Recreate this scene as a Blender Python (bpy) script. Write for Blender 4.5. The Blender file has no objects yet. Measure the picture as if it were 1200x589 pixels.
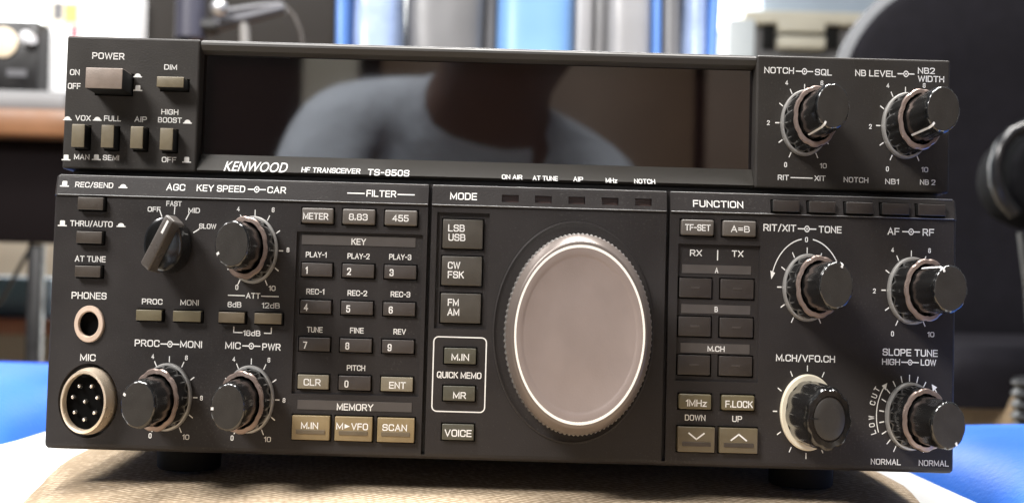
import bpy, bmesh, math, random
from mathutils import Vector, Matrix, noise
random.seed(7)
R = math.radians
scene = bpy.context.scene
col = scene.collection

# ------------------------------------------------------------------ camera
TILT = R(2.05)                 # the set leans back a little on its front feet
ROLL = R(1.6)                  # the phone was held slightly turned
cam_data = bpy.data.cameras.new('camera')
cam = bpy.data.objects.new('camera', cam_data)
col.objects.link(cam)
cr = Vector((math.cos(ROLL), 0, math.sin(ROLL)))
cu = Vector((-math.sin(ROLL), 0, math.cos(ROLL)))
cb = Vector((0, -1, 0))
cam.matrix_world = Matrix(((cr.x, cu.x, cb.x, 0.0), (cr.y, cu.y, cb.y, -0.300), (cr.z, cu.z, cb.z, 0.0), (0, 0, 0, 1)))
cam_data.sensor_width = 36.0
cam_data.lens = 36.0 * 1214.6 / 1200.0
cam_data.shift_x = (600 - 573) / 1200.0
cam_data.shift_y = (324 - 294.5) / 1200.0
cam_data.clip_start = 0.02
cam_data.clip_end = 60
cam_data.dof.use_dof = True
cam_data.dof.focus_distance = 0.297
cam_data.dof.aperture_fstop = 12.5
scene.camera = cam

# ------------------------------------------------------------------ light and exposure
world = bpy.data.worlds.new('World')
scene.world = world
world.use_nodes = True
bg = world.node_tree.nodes['Background']
bg.inputs[0].default_value = (0.80, 0.88, 1.0, 1)
bg.inputs[1].default_value = 0.20
scene.view_settings.view_transform = 'Standard'
scene.view_settings.look = 'None'
scene.view_settings.exposure = 0.0
scene.view_settings.gamma = 1.0
scene.cycles.use_denoising = True
scene.cycles.max_bounces = 8


def area_light(name, loc, target, sx, sy, power, colour=(1, 1, 1)):
    l = bpy.data.lights.new(name, 'AREA')
    l.shape = 'RECTANGLE'
    l.size, l.size_y, l.energy, l.color = sx, sy, power, colour
    o = bpy.data.objects.new(name, l)
    col.objects.link(o)
    o.location = loc
    o.rotation_euler = (Vector(target) - Vector(loc)).to_track_quat('-Z', 'Y').to_euler()
    return o


area_light('ceiling_lamp', (-0.25, 0.10, 1.55), (0, 0.0, 0), 1.1, 0.45, 46, (1.0, 0.98, 0.95))
area_light('room_lamp', (-0.95, -0.80, 1.15), (0, 0, 0), 0.55, 0.45, 46, (1.0, 0.97, 0.94))
area_light('far_wall_fill', (-0.6, 2.5, 1.9), (-0.9, 4.5, 0.5), 2.6, 0.8, 850, (0.95, 0.98, 1.0))  # added fill that burns out the far wall; no source known there
area_light('photographer_fill', (0.25, 0.15, 1.75), (-0.1, -0.9, 0.1), 0.7, 0.4, 75, (1.0, 0.97, 0.93))  # added to brighten the shirt mirrored in the display, not a known lamp


# ------------------------------------------------------------------ materials
def mat(name, base, rough=0.5, metal=0.0, spec=0.5, vary=0.0, vscale=60.0, bump=0.0, bscale=900.0, rvary=0.0,
        coat=0.0, ior=None, aniso=0.0, dust=0.0):
    m = bpy.data.materials.new(name)
    m.use_nodes = True
    nt = m.node_tree
    b = nt.nodes['Principled BSDF']
    b.inputs['Base Color'].default_value = (*base, 1)
    b.inputs['Roughness'].default_value = rough
    b.inputs['Metallic'].default_value = metal
    b.inputs['Specular IOR Level'].default_value = spec
    b.inputs['Coat Weight'].default_value = coat
    if aniso:
        b.inputs['Anisotropic'].default_value = aniso
    if ior:
        b.inputs['IOR'].default_value = ior
    tc = nt.nodes.new('ShaderNodeTexCoord')
    if vary or rvary:
        n = nt.nodes.new('ShaderNodeTexNoise')
        n.inputs['Scale'].default_value = vscale
        n.inputs['Detail'].default_value = 5
        nt.links.new(tc.outputs['Object'], n.inputs['Vector'])
        if vary:
            r = nt.nodes.new('ShaderNodeMapRange')
            r.inputs['From Min'].default_value = 0.3
            r.inputs['From Max'].default_value = 0.7
            r.inputs['To Min'].default_value = 1 - vary
            r.inputs['To Max'].default_value = 1 + vary
            nt.links.new(n.outputs['Fac'], r.inputs['Value'])
            mx = nt.nodes.new('ShaderNodeVectorMath')
            mx.operation = 'SCALE'
            mx.inputs[0].default_value = base
            nt.links.new(r.outputs['Result'], mx.inputs['Scale'])
            nt.links.new(mx.outputs['Vector'], b.inputs['Base Color'])
        if rvary:
            r2 = nt.nodes.new('ShaderNodeMapRange')
            r2.inputs['From Min'].default_value = 0.3
            r2.inputs['From Max'].default_value = 0.7
            r2.inputs['To Min'].default_value = max(0.02, rough - rvary)
            r2.inputs['To Max'].default_value = min(1, rough + rvary)
            nt.links.new(n.outputs['Fac'], r2.inputs['Value'])
            nt.links.new(r2.outputs['Result'], b.inputs['Roughness'])
    if dust:
        # settled dust: sparse fine specks of a paler grey, thicker in some patches than in others
        sp = nt.nodes.new('ShaderNodeTexNoise')
        sp.inputs['Scale'].default_value = 1500
        sp.inputs['Detail'].default_value = 1
        nt.links.new(tc.outputs['Object'], sp.inputs['Vector'])
        pa = nt.nodes.new('ShaderNodeTexNoise')
        pa.inputs['Scale'].default_value = 32
        pa.inputs['Detail'].default_value = 4
        nt.links.new(tc.outputs['Object'], pa.inputs['Vector'])
        ad = nt.nodes.new('ShaderNodeMath')
        ad.operation = 'MULTIPLY_ADD'
        ad.inputs[1].default_value = 0.45
        nt.links.new(pa.outputs['Fac'], ad.inputs[0])
        nt.links.new(sp.outputs['Fac'], ad.inputs[2])
        rr = nt.nodes.new('ShaderNodeMapRange')
        rr.inputs['From Min'].default_value = 0.88
        rr.inputs['From Max'].default_value = 1.02
        rr.inputs['To Max'].default_value = dust
        nt.links.new(ad.outputs['Value'], rr.inputs['Value'])
        dm = nt.nodes.new('ShaderNodeMix')
        dm.data_type = 'RGBA'
        dm.inputs['B'].default_value = (0.20, 0.19, 0.18, 1)
        dm.inputs['A'].default_value = (*base, 1)
        src = b.inputs['Base Color'].links[0].from_socket if b.inputs['Base Color'].links else None
        if src is not None:
            nt.links.new(src, dm.inputs['A'])
        nt.links.new(rr.outputs['Result'], dm.inputs['Factor'])
        nt.links.new(dm.outputs['Result'], b.inputs['Base Color'])
    if bump:
        n2 = nt.nodes.new('ShaderNodeTexNoise')
        n2.inputs['Scale'].default_value = bscale
        n2.inputs['Detail'].default_value = 3
        nt.links.new(tc.outputs['Object'], n2.inputs['Vector'])
        bp = nt.nodes.new('ShaderNodeBump')
        bp.inputs['Strength'].default_value = bump
        bp.inputs['Distance'].default_value = 0.0004
        nt.links.new(n2.outputs['Fac'], bp.inputs['Height'])
        nt.links.new(bp.outputs['Normal'], b.inputs['Normal'])
    return m


def weave(name, base, dark, scale, rough=0.85, bump=0.5, dist=0.0006):
    """a woven cloth: crossed threads as two wave textures, with uneven dye"""
    m = mat(name, base, rough, spec=0.2)
    nt = m.node_tree
    b = nt.nodes['Principled BSDF']
    tc = nt.nodes.new('ShaderNodeTexCoord')
    vo = nt.nodes.new('ShaderNodeTexVoronoi')
    vo.inputs['Scale'].default_value = scale
    vo.inputs['Randomness'].default_value = 0.35
    mp = nt.nodes.new('ShaderNodeMapping')
    mp.inputs['Rotation'].default_value = (0, 0, R(38))
    mp.inputs['Scale'].default_value = (1, 1.5, 1)
    nt.links.new(tc.outputs['Object'], mp.inputs['Vector'])
    nt.links.new(mp.outputs['Vector'], vo.inputs['Vector'])
    nz = nt.nodes.new('ShaderNodeTexNoise')
    nz.inputs['Scale'].default_value = 22
    nz.inputs['Detail'].default_value = 6
    nt.links.new(tc.outputs['Object'], nz.inputs['Vector'])
    rmp = nt.nodes.new('ShaderNodeValToRGB')
    rmp.color_ramp.elements[0].position = 0.12
    rmp.color_ramp.elements[0].color = (*base, 1)
    rmp.color_ramp.elements[1].position = 0.52
    rmp.color_ramp.elements[1].color = (*dark, 1)
    nt.links.new(vo.outputs['Distance'], rmp.inputs['Fac'])
    mx = nt.nodes.new('ShaderNodeMix')
    mx.data_type = 'RGBA'
    mx.blend_type = 'MULTIPLY'
    mx.inputs['Factor'].default_value = 0.5
    nt.links.new(rmp.outputs['Color'], mx.inputs['A'])
    r = nt.nodes.new('ShaderNodeMapRange')
    r.inputs['From Min'].default_value = 0.3
    r.inputs['From Max'].default_value = 0.7
    r.inputs['To Min'].default_value = 0.75
    r.inputs['To Max'].default_value = 1.0
    nt.links.new(nz.outputs['Fac'], r.inputs['Value'])
    nt.links.new(r.outputs['Result'], mx.inputs['B'])
    nt.links.new(mx.outputs['Result'], b.inputs['Base Color'])
    bp = nt.nodes.new('ShaderNodeBump')
    bp.inputs['Strength'].default_value = bump
    bp.inputs['Distance'].default_value = dist
    bp.invert = True
    nt.links.new(vo.outputs['Distance'], bp.inputs['Height'])
    nt.links.new(bp.outputs['Normal'], b.inputs['Normal'])
    return m


PANEL = mat('panel_plastic', (0.0235, 0.0205, 0.0200), 0.47, spec=0.26, dust=.10, vary=0.10, vscale=45, bump=0.16, bscale=2000, rvary=0.11)
UPPER = mat('upper_panel_plastic', (0.0295, 0.0262, 0.0235), 0.47, spec=0.28, dust=.10, vary=0.08, vscale=45, bump=0.14, bscale=2000, rvary=0.11)
GLINT = mat('edge_highlight_grey', (0.16, 0.16, 0.16), 0.28, spec=0.9)  # paler grey for beads added where panel edges show a highlight
STRIP = mat('satin_grey_bezel', (0.046, 0.043, 0.040), 0.52, spec=.35, vary=0.08, vscale=70, bump=0.06, bscale=2200, rvary=0.05)
NAMES = mat('name_strip_plastic', (0.028, 0.025, 0.021), 0.55, spec=.22, vary=0.08, vscale=70, bump=0.06, bscale=2200, rvary=0.05)
BARP = mat('printed_grey_bar', (0.062, 0.054, 0.050), 0.55, vary=0.08, vscale=200)
BLACK = mat('matte_black', (0.006, 0.006, 0.006), 0.7, spec=0.25)
CASE = mat('case_paint', (0.030, 0.030, 0.031), 0.5, bump=0.2, bscale=1500)
RUBBER = mat('black_rubber', (0.006, 0.006, 0.006), 0.8, spec=.2)
BORE = mat('deep_black', (0.003, 0.003, 0.003), 0.8, spec=0.05)
INK = mat('white_ink', (0.78, 0.77, 0.75), 0.6, vary=0.05, vscale=500)
GLASS = mat('display_glass', (0.0045, 0.0022, 0.0022), 0.03, spec=0.5, ior=1.95, rvary=0.015, vscale=30)
GLOSS = mat('gloss_black_knob', (0.006, 0.006, 0.006), 0.15, spec=1.0)
CAPM = mat('knob_face_grey', (0.030, 0.027, 0.024), 0.42, spec=0.34, dust=.06, vary=0.08, vscale=220, bump=0.15, bscale=2600, rvary=0.05)
FLANGE = mat('satin_flange', (0.38, 0.37, 0.355), 0.36, metal=0.55, rvary=0.08, vscale=120)
BRONZE = mat('bronze_ring', (0.26, 0.20, 0.175), 0.30, metal=0.6, rvary=0.08, vscale=180)
DIALSIDE = mat('dial_aluminium', (0.150, 0.125, 0.112), 0.34, metal=0.35, rvary=0.05, vscale=90)
GRIP = mat('knurled_metal', (0.50, 0.48, 0.46), 0.34, metal=0.85)
DIALFACE = mat('dial_face', (0.262, 0.214, 0.197), 0.44, metal=0.1, dust=.10, vary=0.04, vscale=120, bump=0.10, bscale=1800, rvary=0.05)
POLISHED = mat('polished_line', (0.95, 0.92, 0.85), 0.3, metal=0.0)
CREAM = mat('cream_ring', (0.66, 0.60, 0.47), 0.5, vary=0.06, vscale=150)
CHROME = mat('brushed_nickel', (0.84, 0.70, 0.54), 0.26, metal=0.55, rvary=0.1, vscale=150)
PIN = mat('bright_pin', (0.85, 0.83, 0.8), 0.2, metal=0.9)
GOLD = mat('pale_gold', (0.76, 0.59, 0.47), 0.42, metal=0.4, rvary=0.08, vscale=200)


def key_mat(name, c, r=0.42):
    return mat(name, c, r, vary=0.10, vscale=260, bump=0.12, bscale=2600, rvary=0.06)


K_POWER = key_mat('power_key_plastic', (0.225, 0.180, 0.150))
K_OLIVE = key_mat('olive_key_plastic', (0.150, 0.125, 0.080))
K_DARK = key_mat('dark_brown_key_plastic', (0.046, 0.036, 0.028))
K_GREEN = key_mat('green_brown_key_plastic', (0.115, 0.096, 0.055))
K_TAN = key_mat('tan_key_plastic', (0.110, 0.086, 0.055))
K_GREY = key_mat('grey_key_plastic', (0.092, 0.080, 0.070))
K_DIGIT = key_mat('digit_key_plastic', (0.046, 0.038, 0.034))
K_PALE = key_mat('pale_khaki_key_plastic', (0.185, 0.162, 0.118))
K_KHAKI = key_mat('khaki_key_plastic', (0.215, 0.160, 0.082))
K_MODE = key_mat('mode_key_plastic', (0.054, 0.047, 0.038))
K_MEMO = key_mat('memo_key_plastic', (0.066, 0.062, 0.045))
K_BLANK = key_mat('blank_key_plastic', (0.030, 0.024, 0.021))
K_ARROW = key_mat('arrow_key_plastic', (0.115, 0.092, 0.055))

# ------------------------------------------------------------------ helpers
MM = 0.001
SQ = 0.728                      # width to height of every round control in the photograph
U0, V0 = 4.2, -60.5             # the set's base, under the middle of its front (mm in the plane of the front)


def L(u, v, h=0.0):
    """front-panel millimetres (right, up, out) -> the set's local metres"""
    return Vector(((u - U0) * MM, -h * MM, (v - V0) * MM))


def link(name, bm, m, parent=None, smooth=False):
    me = bpy.data.meshes.new(name)
    bm.normal_update()
    bm.to_mesh(me)
    bm.free()
    o = bpy.data.objects.new(name, me)
    col.objects.link(o)
    if isinstance(m, (list, tuple)):
        for x in m:
            me.materials.append(x)
    else:
        me.materials.append(m)
    if smooth:
        for p in me.polygons:
            p.use_smooth = True
        if smooth is not True:
            me.set_sharp_from_angle(angle=R(smooth))
    if parent is not None:
        o.parent = parent
    return o


def tag(o, label=None, cat=None, group=None, kind=None):
    if label: o['label'] = label
    if cat: o['category'] = cat
    if group: o['group'] = group
    if kind: o['kind'] = kind
    return o


def empty(name, loc=(0, 0, 0), rot=(0, 0, 0)):
    o = bpy.data.objects.new(name, None)
    col.objects.link(o)
    o.location, o.rotation_euler = loc, rot
    o.empty_display_size = 0.01
    return o


def centre_origin(o):
    """move a child's origin to the middle of its mesh"""
    me = o.data
    xs = [v.co for v in me.vertices]
    c = Vector([(min(p[i] for p in xs) + max(p[i] for p in xs)) / 2 for i in range(3)])
    me.transform(Matrix.Translation(-c))
    o.location = Vector(o.location) + c
    return o


def add_box(bm, a, b, bev=0.0, seg=2, mi=0):
    x0, x1 = sorted((a[0], b[0])); y0, y1 = sorted((a[1], b[1])); z0, z1 = sorted((a[2], b[2]))
    t = bmesh.new()
    vs = [t.verts.new((x, y, z)) for x in (x0, x1) for y in (y0, y1) for z in (z0, z1)]
    for f in ((0, 1, 3, 2), (4, 6, 7, 5), (0, 4, 5, 1), (2, 3, 7, 6), (0, 2, 6, 4), (1, 5, 7, 3)):
        t.faces.new([vs[i] for i in f])
    bmesh.ops.recalc_face_normals(t, faces=t.faces)
    if bev:
        bmesh.ops.bevel(t, geom=list(t.edges), offset=bev, segments=seg, profile=0.5, affect='EDGES', clamp_overlap=True)
    for f in t.faces:
        f.material_index = mi
    merge(bm, t)


def merge(bm, t):
    me = bpy.data.meshes.new('tmp')
    t.to_mesh(me)
    t.free()
    bm.from_mesh(me)
    bpy.data.meshes.remove(me)


def panel_box(bm, u0, v0, u1, v1, h0, h1, bev=0.0, seg=2):
    add_box(bm, L(u0, v0, h0), L(u1, v1, h1), bev * MM, seg)


def add_prism(bm, pts, h0, h1):
    """pts: (u, v) outline in panel millimetres, extruded from h0 to h1"""
    a = [bm.verts.new(L(u, v, h0)) for u, v in pts]
    b = [bm.verts.new(L(u, v, h1)) for u, v in pts]
    n = len(pts)
    fs = [bm.faces.new(a), bm.faces.new(b[::-1])]
    for i in range(n):
        fs.append(bm.faces.new((a[i], b[i], b[(i + 1) % n], a[(i + 1) % n])))
    bmesh.ops.recalc_face_normals(bm, faces=fs)


def add_flat(bm, pts, hf):
    """a printed patch lying on the panel; hf is its height or a function of v"""
    f = hf if callable(hf) else (lambda v: hf)
    bm.faces.new([bm.verts.new(L(u, v, f(v))) for u, v in pts])


def add_bar(bm, p, q, w, hf):
    dx, dy = q[0] - p[0], q[1] - p[1]
    l = math.hypot(dx, dy) or 1
    nx, ny = -dy / l * w / 2, dx / l * w / 2
    add_flat(bm, [(p[0] - nx, p[1] - ny), (q[0] - nx, q[1] - ny), (q[0] + nx, q[1] + ny), (p[0] + nx, p[1] + ny)], hf)


def add_lathe(bm, prof, seg=64, wob=None, close_top=True, mi=0):
    """profile of (radius, height) in mm round the local -Y axis; wob(i, angle) scales ring i"""
    rings = []
    for i, (r, h) in enumerate(prof):
        ring = []
        for k in range(seg):
            a = 2 * math.pi * k / seg
            s = wob(i, a) if wob else 1.0
            ring.append(bm.verts.new((r * s * math.sin(a) * MM, -h * MM, r * s * math.cos(a) * MM)))
        rings.append(ring)
    fs = []
    for r0, r1 in zip(rings, rings[1:]):
        for k in range(seg):
            fs.append(bm.faces.new((r0[k], r0[(k + 1) % seg], r1[(k + 1) % seg], r1[k])))
    if close_top:
        fs.append(bm.faces.new(rings[-1]))
    bmesh.ops.recalc_face_normals(bm, faces=fs)
    for f in fs:
        f.material_index = mi
    return rings


# every word is laid out with the built-in font and fitted to its measured box
_font_cache = {}


def glyphs(text):
    if text not in _font_cache:
        c = bpy.data.curves.new('word', 'FONT')
        c.body = text
        c.offset = 0.012
        c.resolution_u = 4
        if text == 'KENWOOD':
            c.shear = 0.16
            c.offset = 0.004
        o = bpy.data.objects.new('word', c)
        col.objects.link(o)
        dg = bpy.context.evaluated_depsgraph_get()
        me = bpy.data.meshes.new_from_object(o.evaluated_get(dg))
        vs = [(v.co.x, v.co.y) for v in me.vertices]
        fs = [tuple(p.vertices) for p in me.polygons]
        bpy.data.objects.remove(o)
        bpy.data.curves.remove(c)
        bpy.data.meshes.remove(me)
        _font_cache[text] = (vs, fs)
    return _font_cache[text]


# plain squared lettering: every character is a set of strokes on a grid six units tall; a third number rounds a corner
_O = [(0, 0, 1.6), (0, 6, 1.6), (4.3, 6, 1.6), (4.3, 0, 1.6), 'c']
STROKES = {
    'A': [[(0, 0), (2.2, 6.2), (4.4, 0)], [(.8, 2), (3.6, 2)]],
    'B': [[(0, 0), (0, 6), (3.7, 6, 1.3), (3.7, 3.15, 1.2), (0, 3.15)], [(0, 0), (4.0, 0, 1.4), (4.0, 3.15, 1.4), (2, 3.15)]],
    'C': [[(4.1, 4.4), (4.1, 6, 1.6), (0, 6, 1.6), (0, 0, 1.6), (4.1, 0, 1.6), (4.1, 1.6)]],
    'D': [[(0, 0), (0, 6), (4.2, 6, 2), (4.2, 0, 2), 'c']],
    'E': [[(3.7, 6), (0, 6), (0, 0), (3.7, 0)], [(0, 3.05), (3.4, 3.05)]],
    'F': [[(3.6, 6), (0, 6), (0, 0)], [(0, 2.95), (3.3, 2.95)]],
    'G': [[(4.2, 4.5), (4.2, 6, 1.6), (0, 6, 1.6), (0, 0, 1.6), (4.2, 0, 1.6), (4.2, 2.8), (2.4, 2.8)]],
    'H': [[(0, 0), (0, 6)], [(4.1, 0), (4.1, 6)], [(0, 3.05), (4.1, 3.05)]],
    'I': [[(0, 0), (0, 6)]],
    'K': [[(0, 0), (0, 6)], [(3.9, 6), (.2, 2.7)], [(1.5, 3.8), (4.1, 0)]],
    'L': [[(0, 6), (0, 0), (3.5, 0)]],
    'M': [[(0, 0), (0, 6), (2.5, .8), (5.0, 6), (5.0, 0)]],
    'N': [[(0, 0), (0, 6), (4.1, 0), (4.1, 6)]],
    'O': [_O],
    'P': [[(0, 0), (0, 6), (4, 6, 1.6), (4, 2.6, 1.6), (0, 2.6)]],
    'Q': [_O, [(2.6, 1.6), (4.5, -.5)]],
    'R': [[(0, 0), (0, 6), (4, 6, 1.6), (4, 2.7, 1.6), (0, 2.7)], [(2.1, 2.7), (4.1, 0)]],
    'S': [[(3.9, 4.6), (3.9, 6, 1.4), (0, 6, 1.4), (0, 3.1, 1.3), (4.0, 3.1, 1.3), (4.0, 0, 1.4), (0, 0, 1.4), (0, 1.4)]],
    'T': [[(0, 6), (4.2, 6)], [(2.1, 6), (2.1, 0)]],
    'U': [[(0, 6), (0, 0, 1.6), (4.1, 0, 1.6), (4.1, 6)]],
    'V': [[(0, 6), (2.25, 0), (4.5, 6)]],
    'W': [[(0, 6), (1.6, 0), (3.2, 5.8), (4.8, 0), (6.4, 6)]],
    'X': [[(0, 0), (4.2, 6)], [(0, 6), (4.2, 0)]],
    'Y': [[(0, 6), (2.2, 2.8), (4.4, 6)], [(2.2, 2.8), (2.2, 0)]],
    'Z': [[(0, 6), (3.9, 6), (0, 0), (3.9, 0)]],
    '0': [[(0, 0, 1.6), (0, 6, 1.6), (3.8, 6, 1.6), (3.8, 0, 1.6), 'c']],
    '1': [[(0, 4.8), (1.4, 6), (1.4, 0)]],
    '2': [[(0, 4.6), (0, 6, 1.5), (3.8, 6, 1.5), (3.8, 3.5, 1.3), (0, 0), (3.8, 0)]],
    '3': [[(0, 4.8), (0, 6, 1.4), (3.8, 6, 1.4), (3.8, 3.1, 1.0), (1.2, 3.1)], [(1.2, 3.1), (3.9, 3.1, 1.0), (3.9, 0, 1.4), (0, 0, 1.4), (0, 1.3)]],
    '4': [[(2.9, 0), (2.9, 6), (0, 1.7), (4.1, 1.7)]],
    '5': [[(3.6, 6), (.25, 6), (.1, 3.4), (3.8, 3.6, 1.4), (3.8, 0, 1.4), (0, 0, 1.4), (0, 1.3)]],
    '6': [[(3.7, 4.8), (3.7, 6, 1.4), (0, 6, 1.5), (0, 0, 1.5), (3.8, 0, 1.4), (3.8, 3.4, 1.4), (0, 3.4)]],
    '7': [[(0, 6), (3.8, 6), (1.3, 0)]],
    '8': [[(.1, 3.2, 1.2), (.1, 6, 1.3), (3.7, 6, 1.3), (3.7, 3.2, 1.2), 'c'], [(0, 0, 1.4), (0, 3.2, 1.2), (3.8, 3.2, 1.2), (3.8, 0, 1.4), 'c']],
    '9': [[(.1, 1.2), (.1, 0, 1.4), (3.8, 0, 1.5), (3.8, 6, 1.5), (0, 6, 1.4), (0, 2.6, 1.4), (3.8, 2.6)]],
    '.': [[(0, .0), (0, 1.0)]],
    '-': [[(0, 2.9), (2.3, 2.9)]],
    '/': [[(0, -.5), (2.3, 6.5)]],
    '=': [[(0, 2.0), (3.2, 2.0)], [(0, 4.0), (3.2, 4.0)]],
    'd': [[(3.4, 6), (3.4, 0)], [(3.4, 4.0), (0, 4.0, 1.3), (0, 0, 1.3), (3.4, 0)]],
    'z': [[(0, 4), (3, 4), (0, 0), (3, 0)]],
}


def _rounded(path):
    closed = path[-1] == 'c'
    pts = [q for q in path if q != 'c']
    n = len(pts)
    out = []
    for i, q in enumerate(pts):
        r = q[2] if len(q) > 2 else 0
        if not r or (not closed and i in (0, n - 1)):
            out.append((q[0], q[1]))
            continue
        a, b = pts[(i - 1) % n], pts[(i + 1) % n]
        la, lb = math.hypot(a[0] - q[0], a[1] - q[1]), math.hypot(b[0] - q[0], b[1] - q[1])
        ra, rb = min(r, la / 2), min(r, lb / 2)
        p0 = (q[0] + (a[0] - q[0]) * ra / la, q[1] + (a[1] - q[1]) * ra / la)
        p2 = (q[0] + (b[0] - q[0]) * rb / lb, q[1] + (b[1] - q[1]) * rb / lb)
        for k in range(5):
            t = k / 4
            out.append(tuple((1 - t) ** 2 * p0[j] + 2 * t * (1 - t) * q[j] + t * t * p2[j] for j in (0, 1)))
    if closed:
        out.append(out[0])
    return out, closed


def strokes_of(text):
    x, out = 0.0, []
    for ch in text:
        if ch == ' ':
            x += 2.4
            continue
        gl = STROKES[ch]
        w = max(q[0] for pth in gl for q in pth if q != 'c')
        for pth in gl:
            pts, closed = _rounded(pth)
            out.append(([(px + x, py) for px, py in pts], closed))
        x += w + (2.1 if ch == '.' else 1.75)
    return out


def add_text(bm, text, u, v, hgt, wid=0.0, hf=0.06, rot=0.0, weight=.15):
    f = hf if callable(hf) else (lambda q: hf)
    ca, sa = math.cos(rot), math.sin(rot)

    def put(a, b):
        uu, vv = u + a * ca - b * sa, v + a * sa + b * ca
        return bm.verts.new(L(uu, vv, f(vv)))
    if text == 'KENWOOD':                       # the maker's name has its own slanted lettering
        vs, fs = glyphs(text)
        x0, x1 = min(p[0] for p in vs), max(p[0] for p in vs)
        y0, y1 = min(p[1] for p in vs), max(p[1] for p in vs)
        sy, sx = hgt / (y1 - y0), wid / (x1 - x0)
        out = [put((x - (x0 + x1) / 2) * sx, (y - (y0 + y1) / 2) * sy) for x, y in vs]
        for p in fs:
            try:
                bm.faces.new([out[i] for i in p])
            except ValueError:
                pass
        return
    st = strokes_of(text)
    x0 = min(p[0] for s, c in st for p in s); x1 = max(p[0] for s, c in st for p in s)
    t = hgt * weight
    sy = (hgt - t) / 6.0
    sx = (wid - t) / (x1 - x0) if wid and x1 > x0 else sy * .78
    for pts, closed in st:
        q = [((x - (x0 + x1) / 2) * sx, (y - 3) * sy) for x, y in pts]
        n = len(q)
        lr = []
        for i in range(n):
            if closed and i in (0, n - 1):
                a, b = q[-2], q[1]
            else:
                a, b = q[max(i - 1, 0)], q[min(i + 1, n - 1)]
            c = q[i]
            d1 = (c[0] - a[0], c[1] - a[1]); d2 = (b[0] - c[0], b[1] - c[1])
            if d1 == (0, 0): d1 = d2
            if d2 == (0, 0): d2 = d1
            l1, l2 = math.hypot(*d1) or 1, math.hypot(*d2) or 1
            n1, n2 = (-d1[1] / l1, d1[0] / l1), (-d2[1] / l2, d2[0] / l2)
            mx, my = n1[0] + n2[0], n1[1] + n2[1]
            ml = math.hypot(mx, my) or 1
            mx, my = mx / ml, my / ml
            k = 1 / max(.45, mx * n1[0] + my * n1[1])
            ex = ey = 0.0
            if not closed and i == 0: ex, ey = -d2[0] / l2 * t / 2, -d2[1] / l2 * t / 2
            if not closed and i == n - 1: ex, ey = d1[0] / l1 * t / 2, d1[1] / l1 * t / 2
            if text == '.' : ex = ey = 0
            lr.append((put(c[0] + ex + mx * k * t / 2, c[1] + ey + my * k * t / 2), put(c[0] + ex - mx * k * t / 2, c[1] + ey - my * k * t / 2)))
        for (a, b), (c, d) in zip(lr, lr[1:]):
            bm.faces.new((a, b, d, c))


def add_symbol(bm, kind, u, v, s, hf):
    """push-switch marks: a dome for IN, a hat for OUT"""
    w = 1.30
    if kind == 'dome':
        pts = [(u - w, v - .5), (u + w, v - .5), (u + w, v - .2)]
        pts += [(u + .95 * math.cos(R(a)), v - .2 + .85 * math.sin(R(a))) for a in range(0, 181, 20)]
        pts += [(u - w, v - .2)]
    else:
        pts = [(u - w, v - .85), (u + w, v - .85), (u + w, v - .5), (u + .75, v - .5), (u + .7, v + .7), (u + .5, v + .85),
               (u - .5, v + .85), (u - .7, v + .7), (u - .75, v - .5), (u - w, v - .5)]
    add_flat(bm, pts, hf)


def add_dual(bm, u, v, hgt, wid, hf):
    """the concentric-knob mark: ring, dot and a dash on each side"""
    ro, ri, n = hgt / 2 * .98, hgt / 2 * .66, 20
    f = hf if callable(hf) else (lambda q: hf)
    P = lambda r, a: (u + r * .80 * math.cos(a), v + r * math.sin(a))
    for k in range(n):
        a, b = 2 * math.pi * k / n, 2 * math.pi * (k + 1) / n
        add_flat(bm, [P(ri, a), P(ro, a), P(ro, b), P(ri, b)], hf)
    add_flat(bm, [P(ro * .30, 2 * math.pi * k / 10) for k in range(10)], hf)
    for s in (-1, 1):
        add_bar(bm, (u + s * ro * .80, v), (u + s * wid / 2, v), .34, hf)


def words(rows, hf, symbols=(), duals=()):
    bm = bmesh.new()
    for s, u, v, hh, w in rows:
        add_text(bm, s, u, v, hh, w, hf)
    for s, u, v, hh, w in symbols:
        add_symbol(bm, s, u, v, hh, hf)
    for s, u, v, hh, w in duals:
        add_dual(bm, u, v, hh, w, hf)
    return bm


def cut(o, cutter_bm):
    """carve the cutter's volumes out of a part"""
    bmesh.ops.recalc_face_normals(cutter_bm, faces=cutter_bm.faces)
    c = link('cutter', cutter_bm, BLACK)
    c.parent = o.parent
    md = o.modifiers.new('cut', 'BOOLEAN')
    md.operation = 'DIFFERENCE'
    md.solver = 'EXACT'
    md.object = c
    bpy.context.view_layer.update()
    dg = bpy.context.evaluated_depsgraph_get()
    me = bpy.data.meshes.new_from_object(o.evaluated_get(dg))
    o.modifiers.clear()
    old = o.data
    o.data = me
    me.name = o.name
    bpy.data.meshes.remove(old)
    cm = c.data
    bpy.data.objects.remove(c)
    bpy.data.meshes.remove(cm)


def ellipse(u, v, ru, rv, n=48):
    return [(u + ru * math.sin(2 * math.pi * k / n), v + rv * math.cos(2 * math.pi * k / n)) for k in range(n)]


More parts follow.
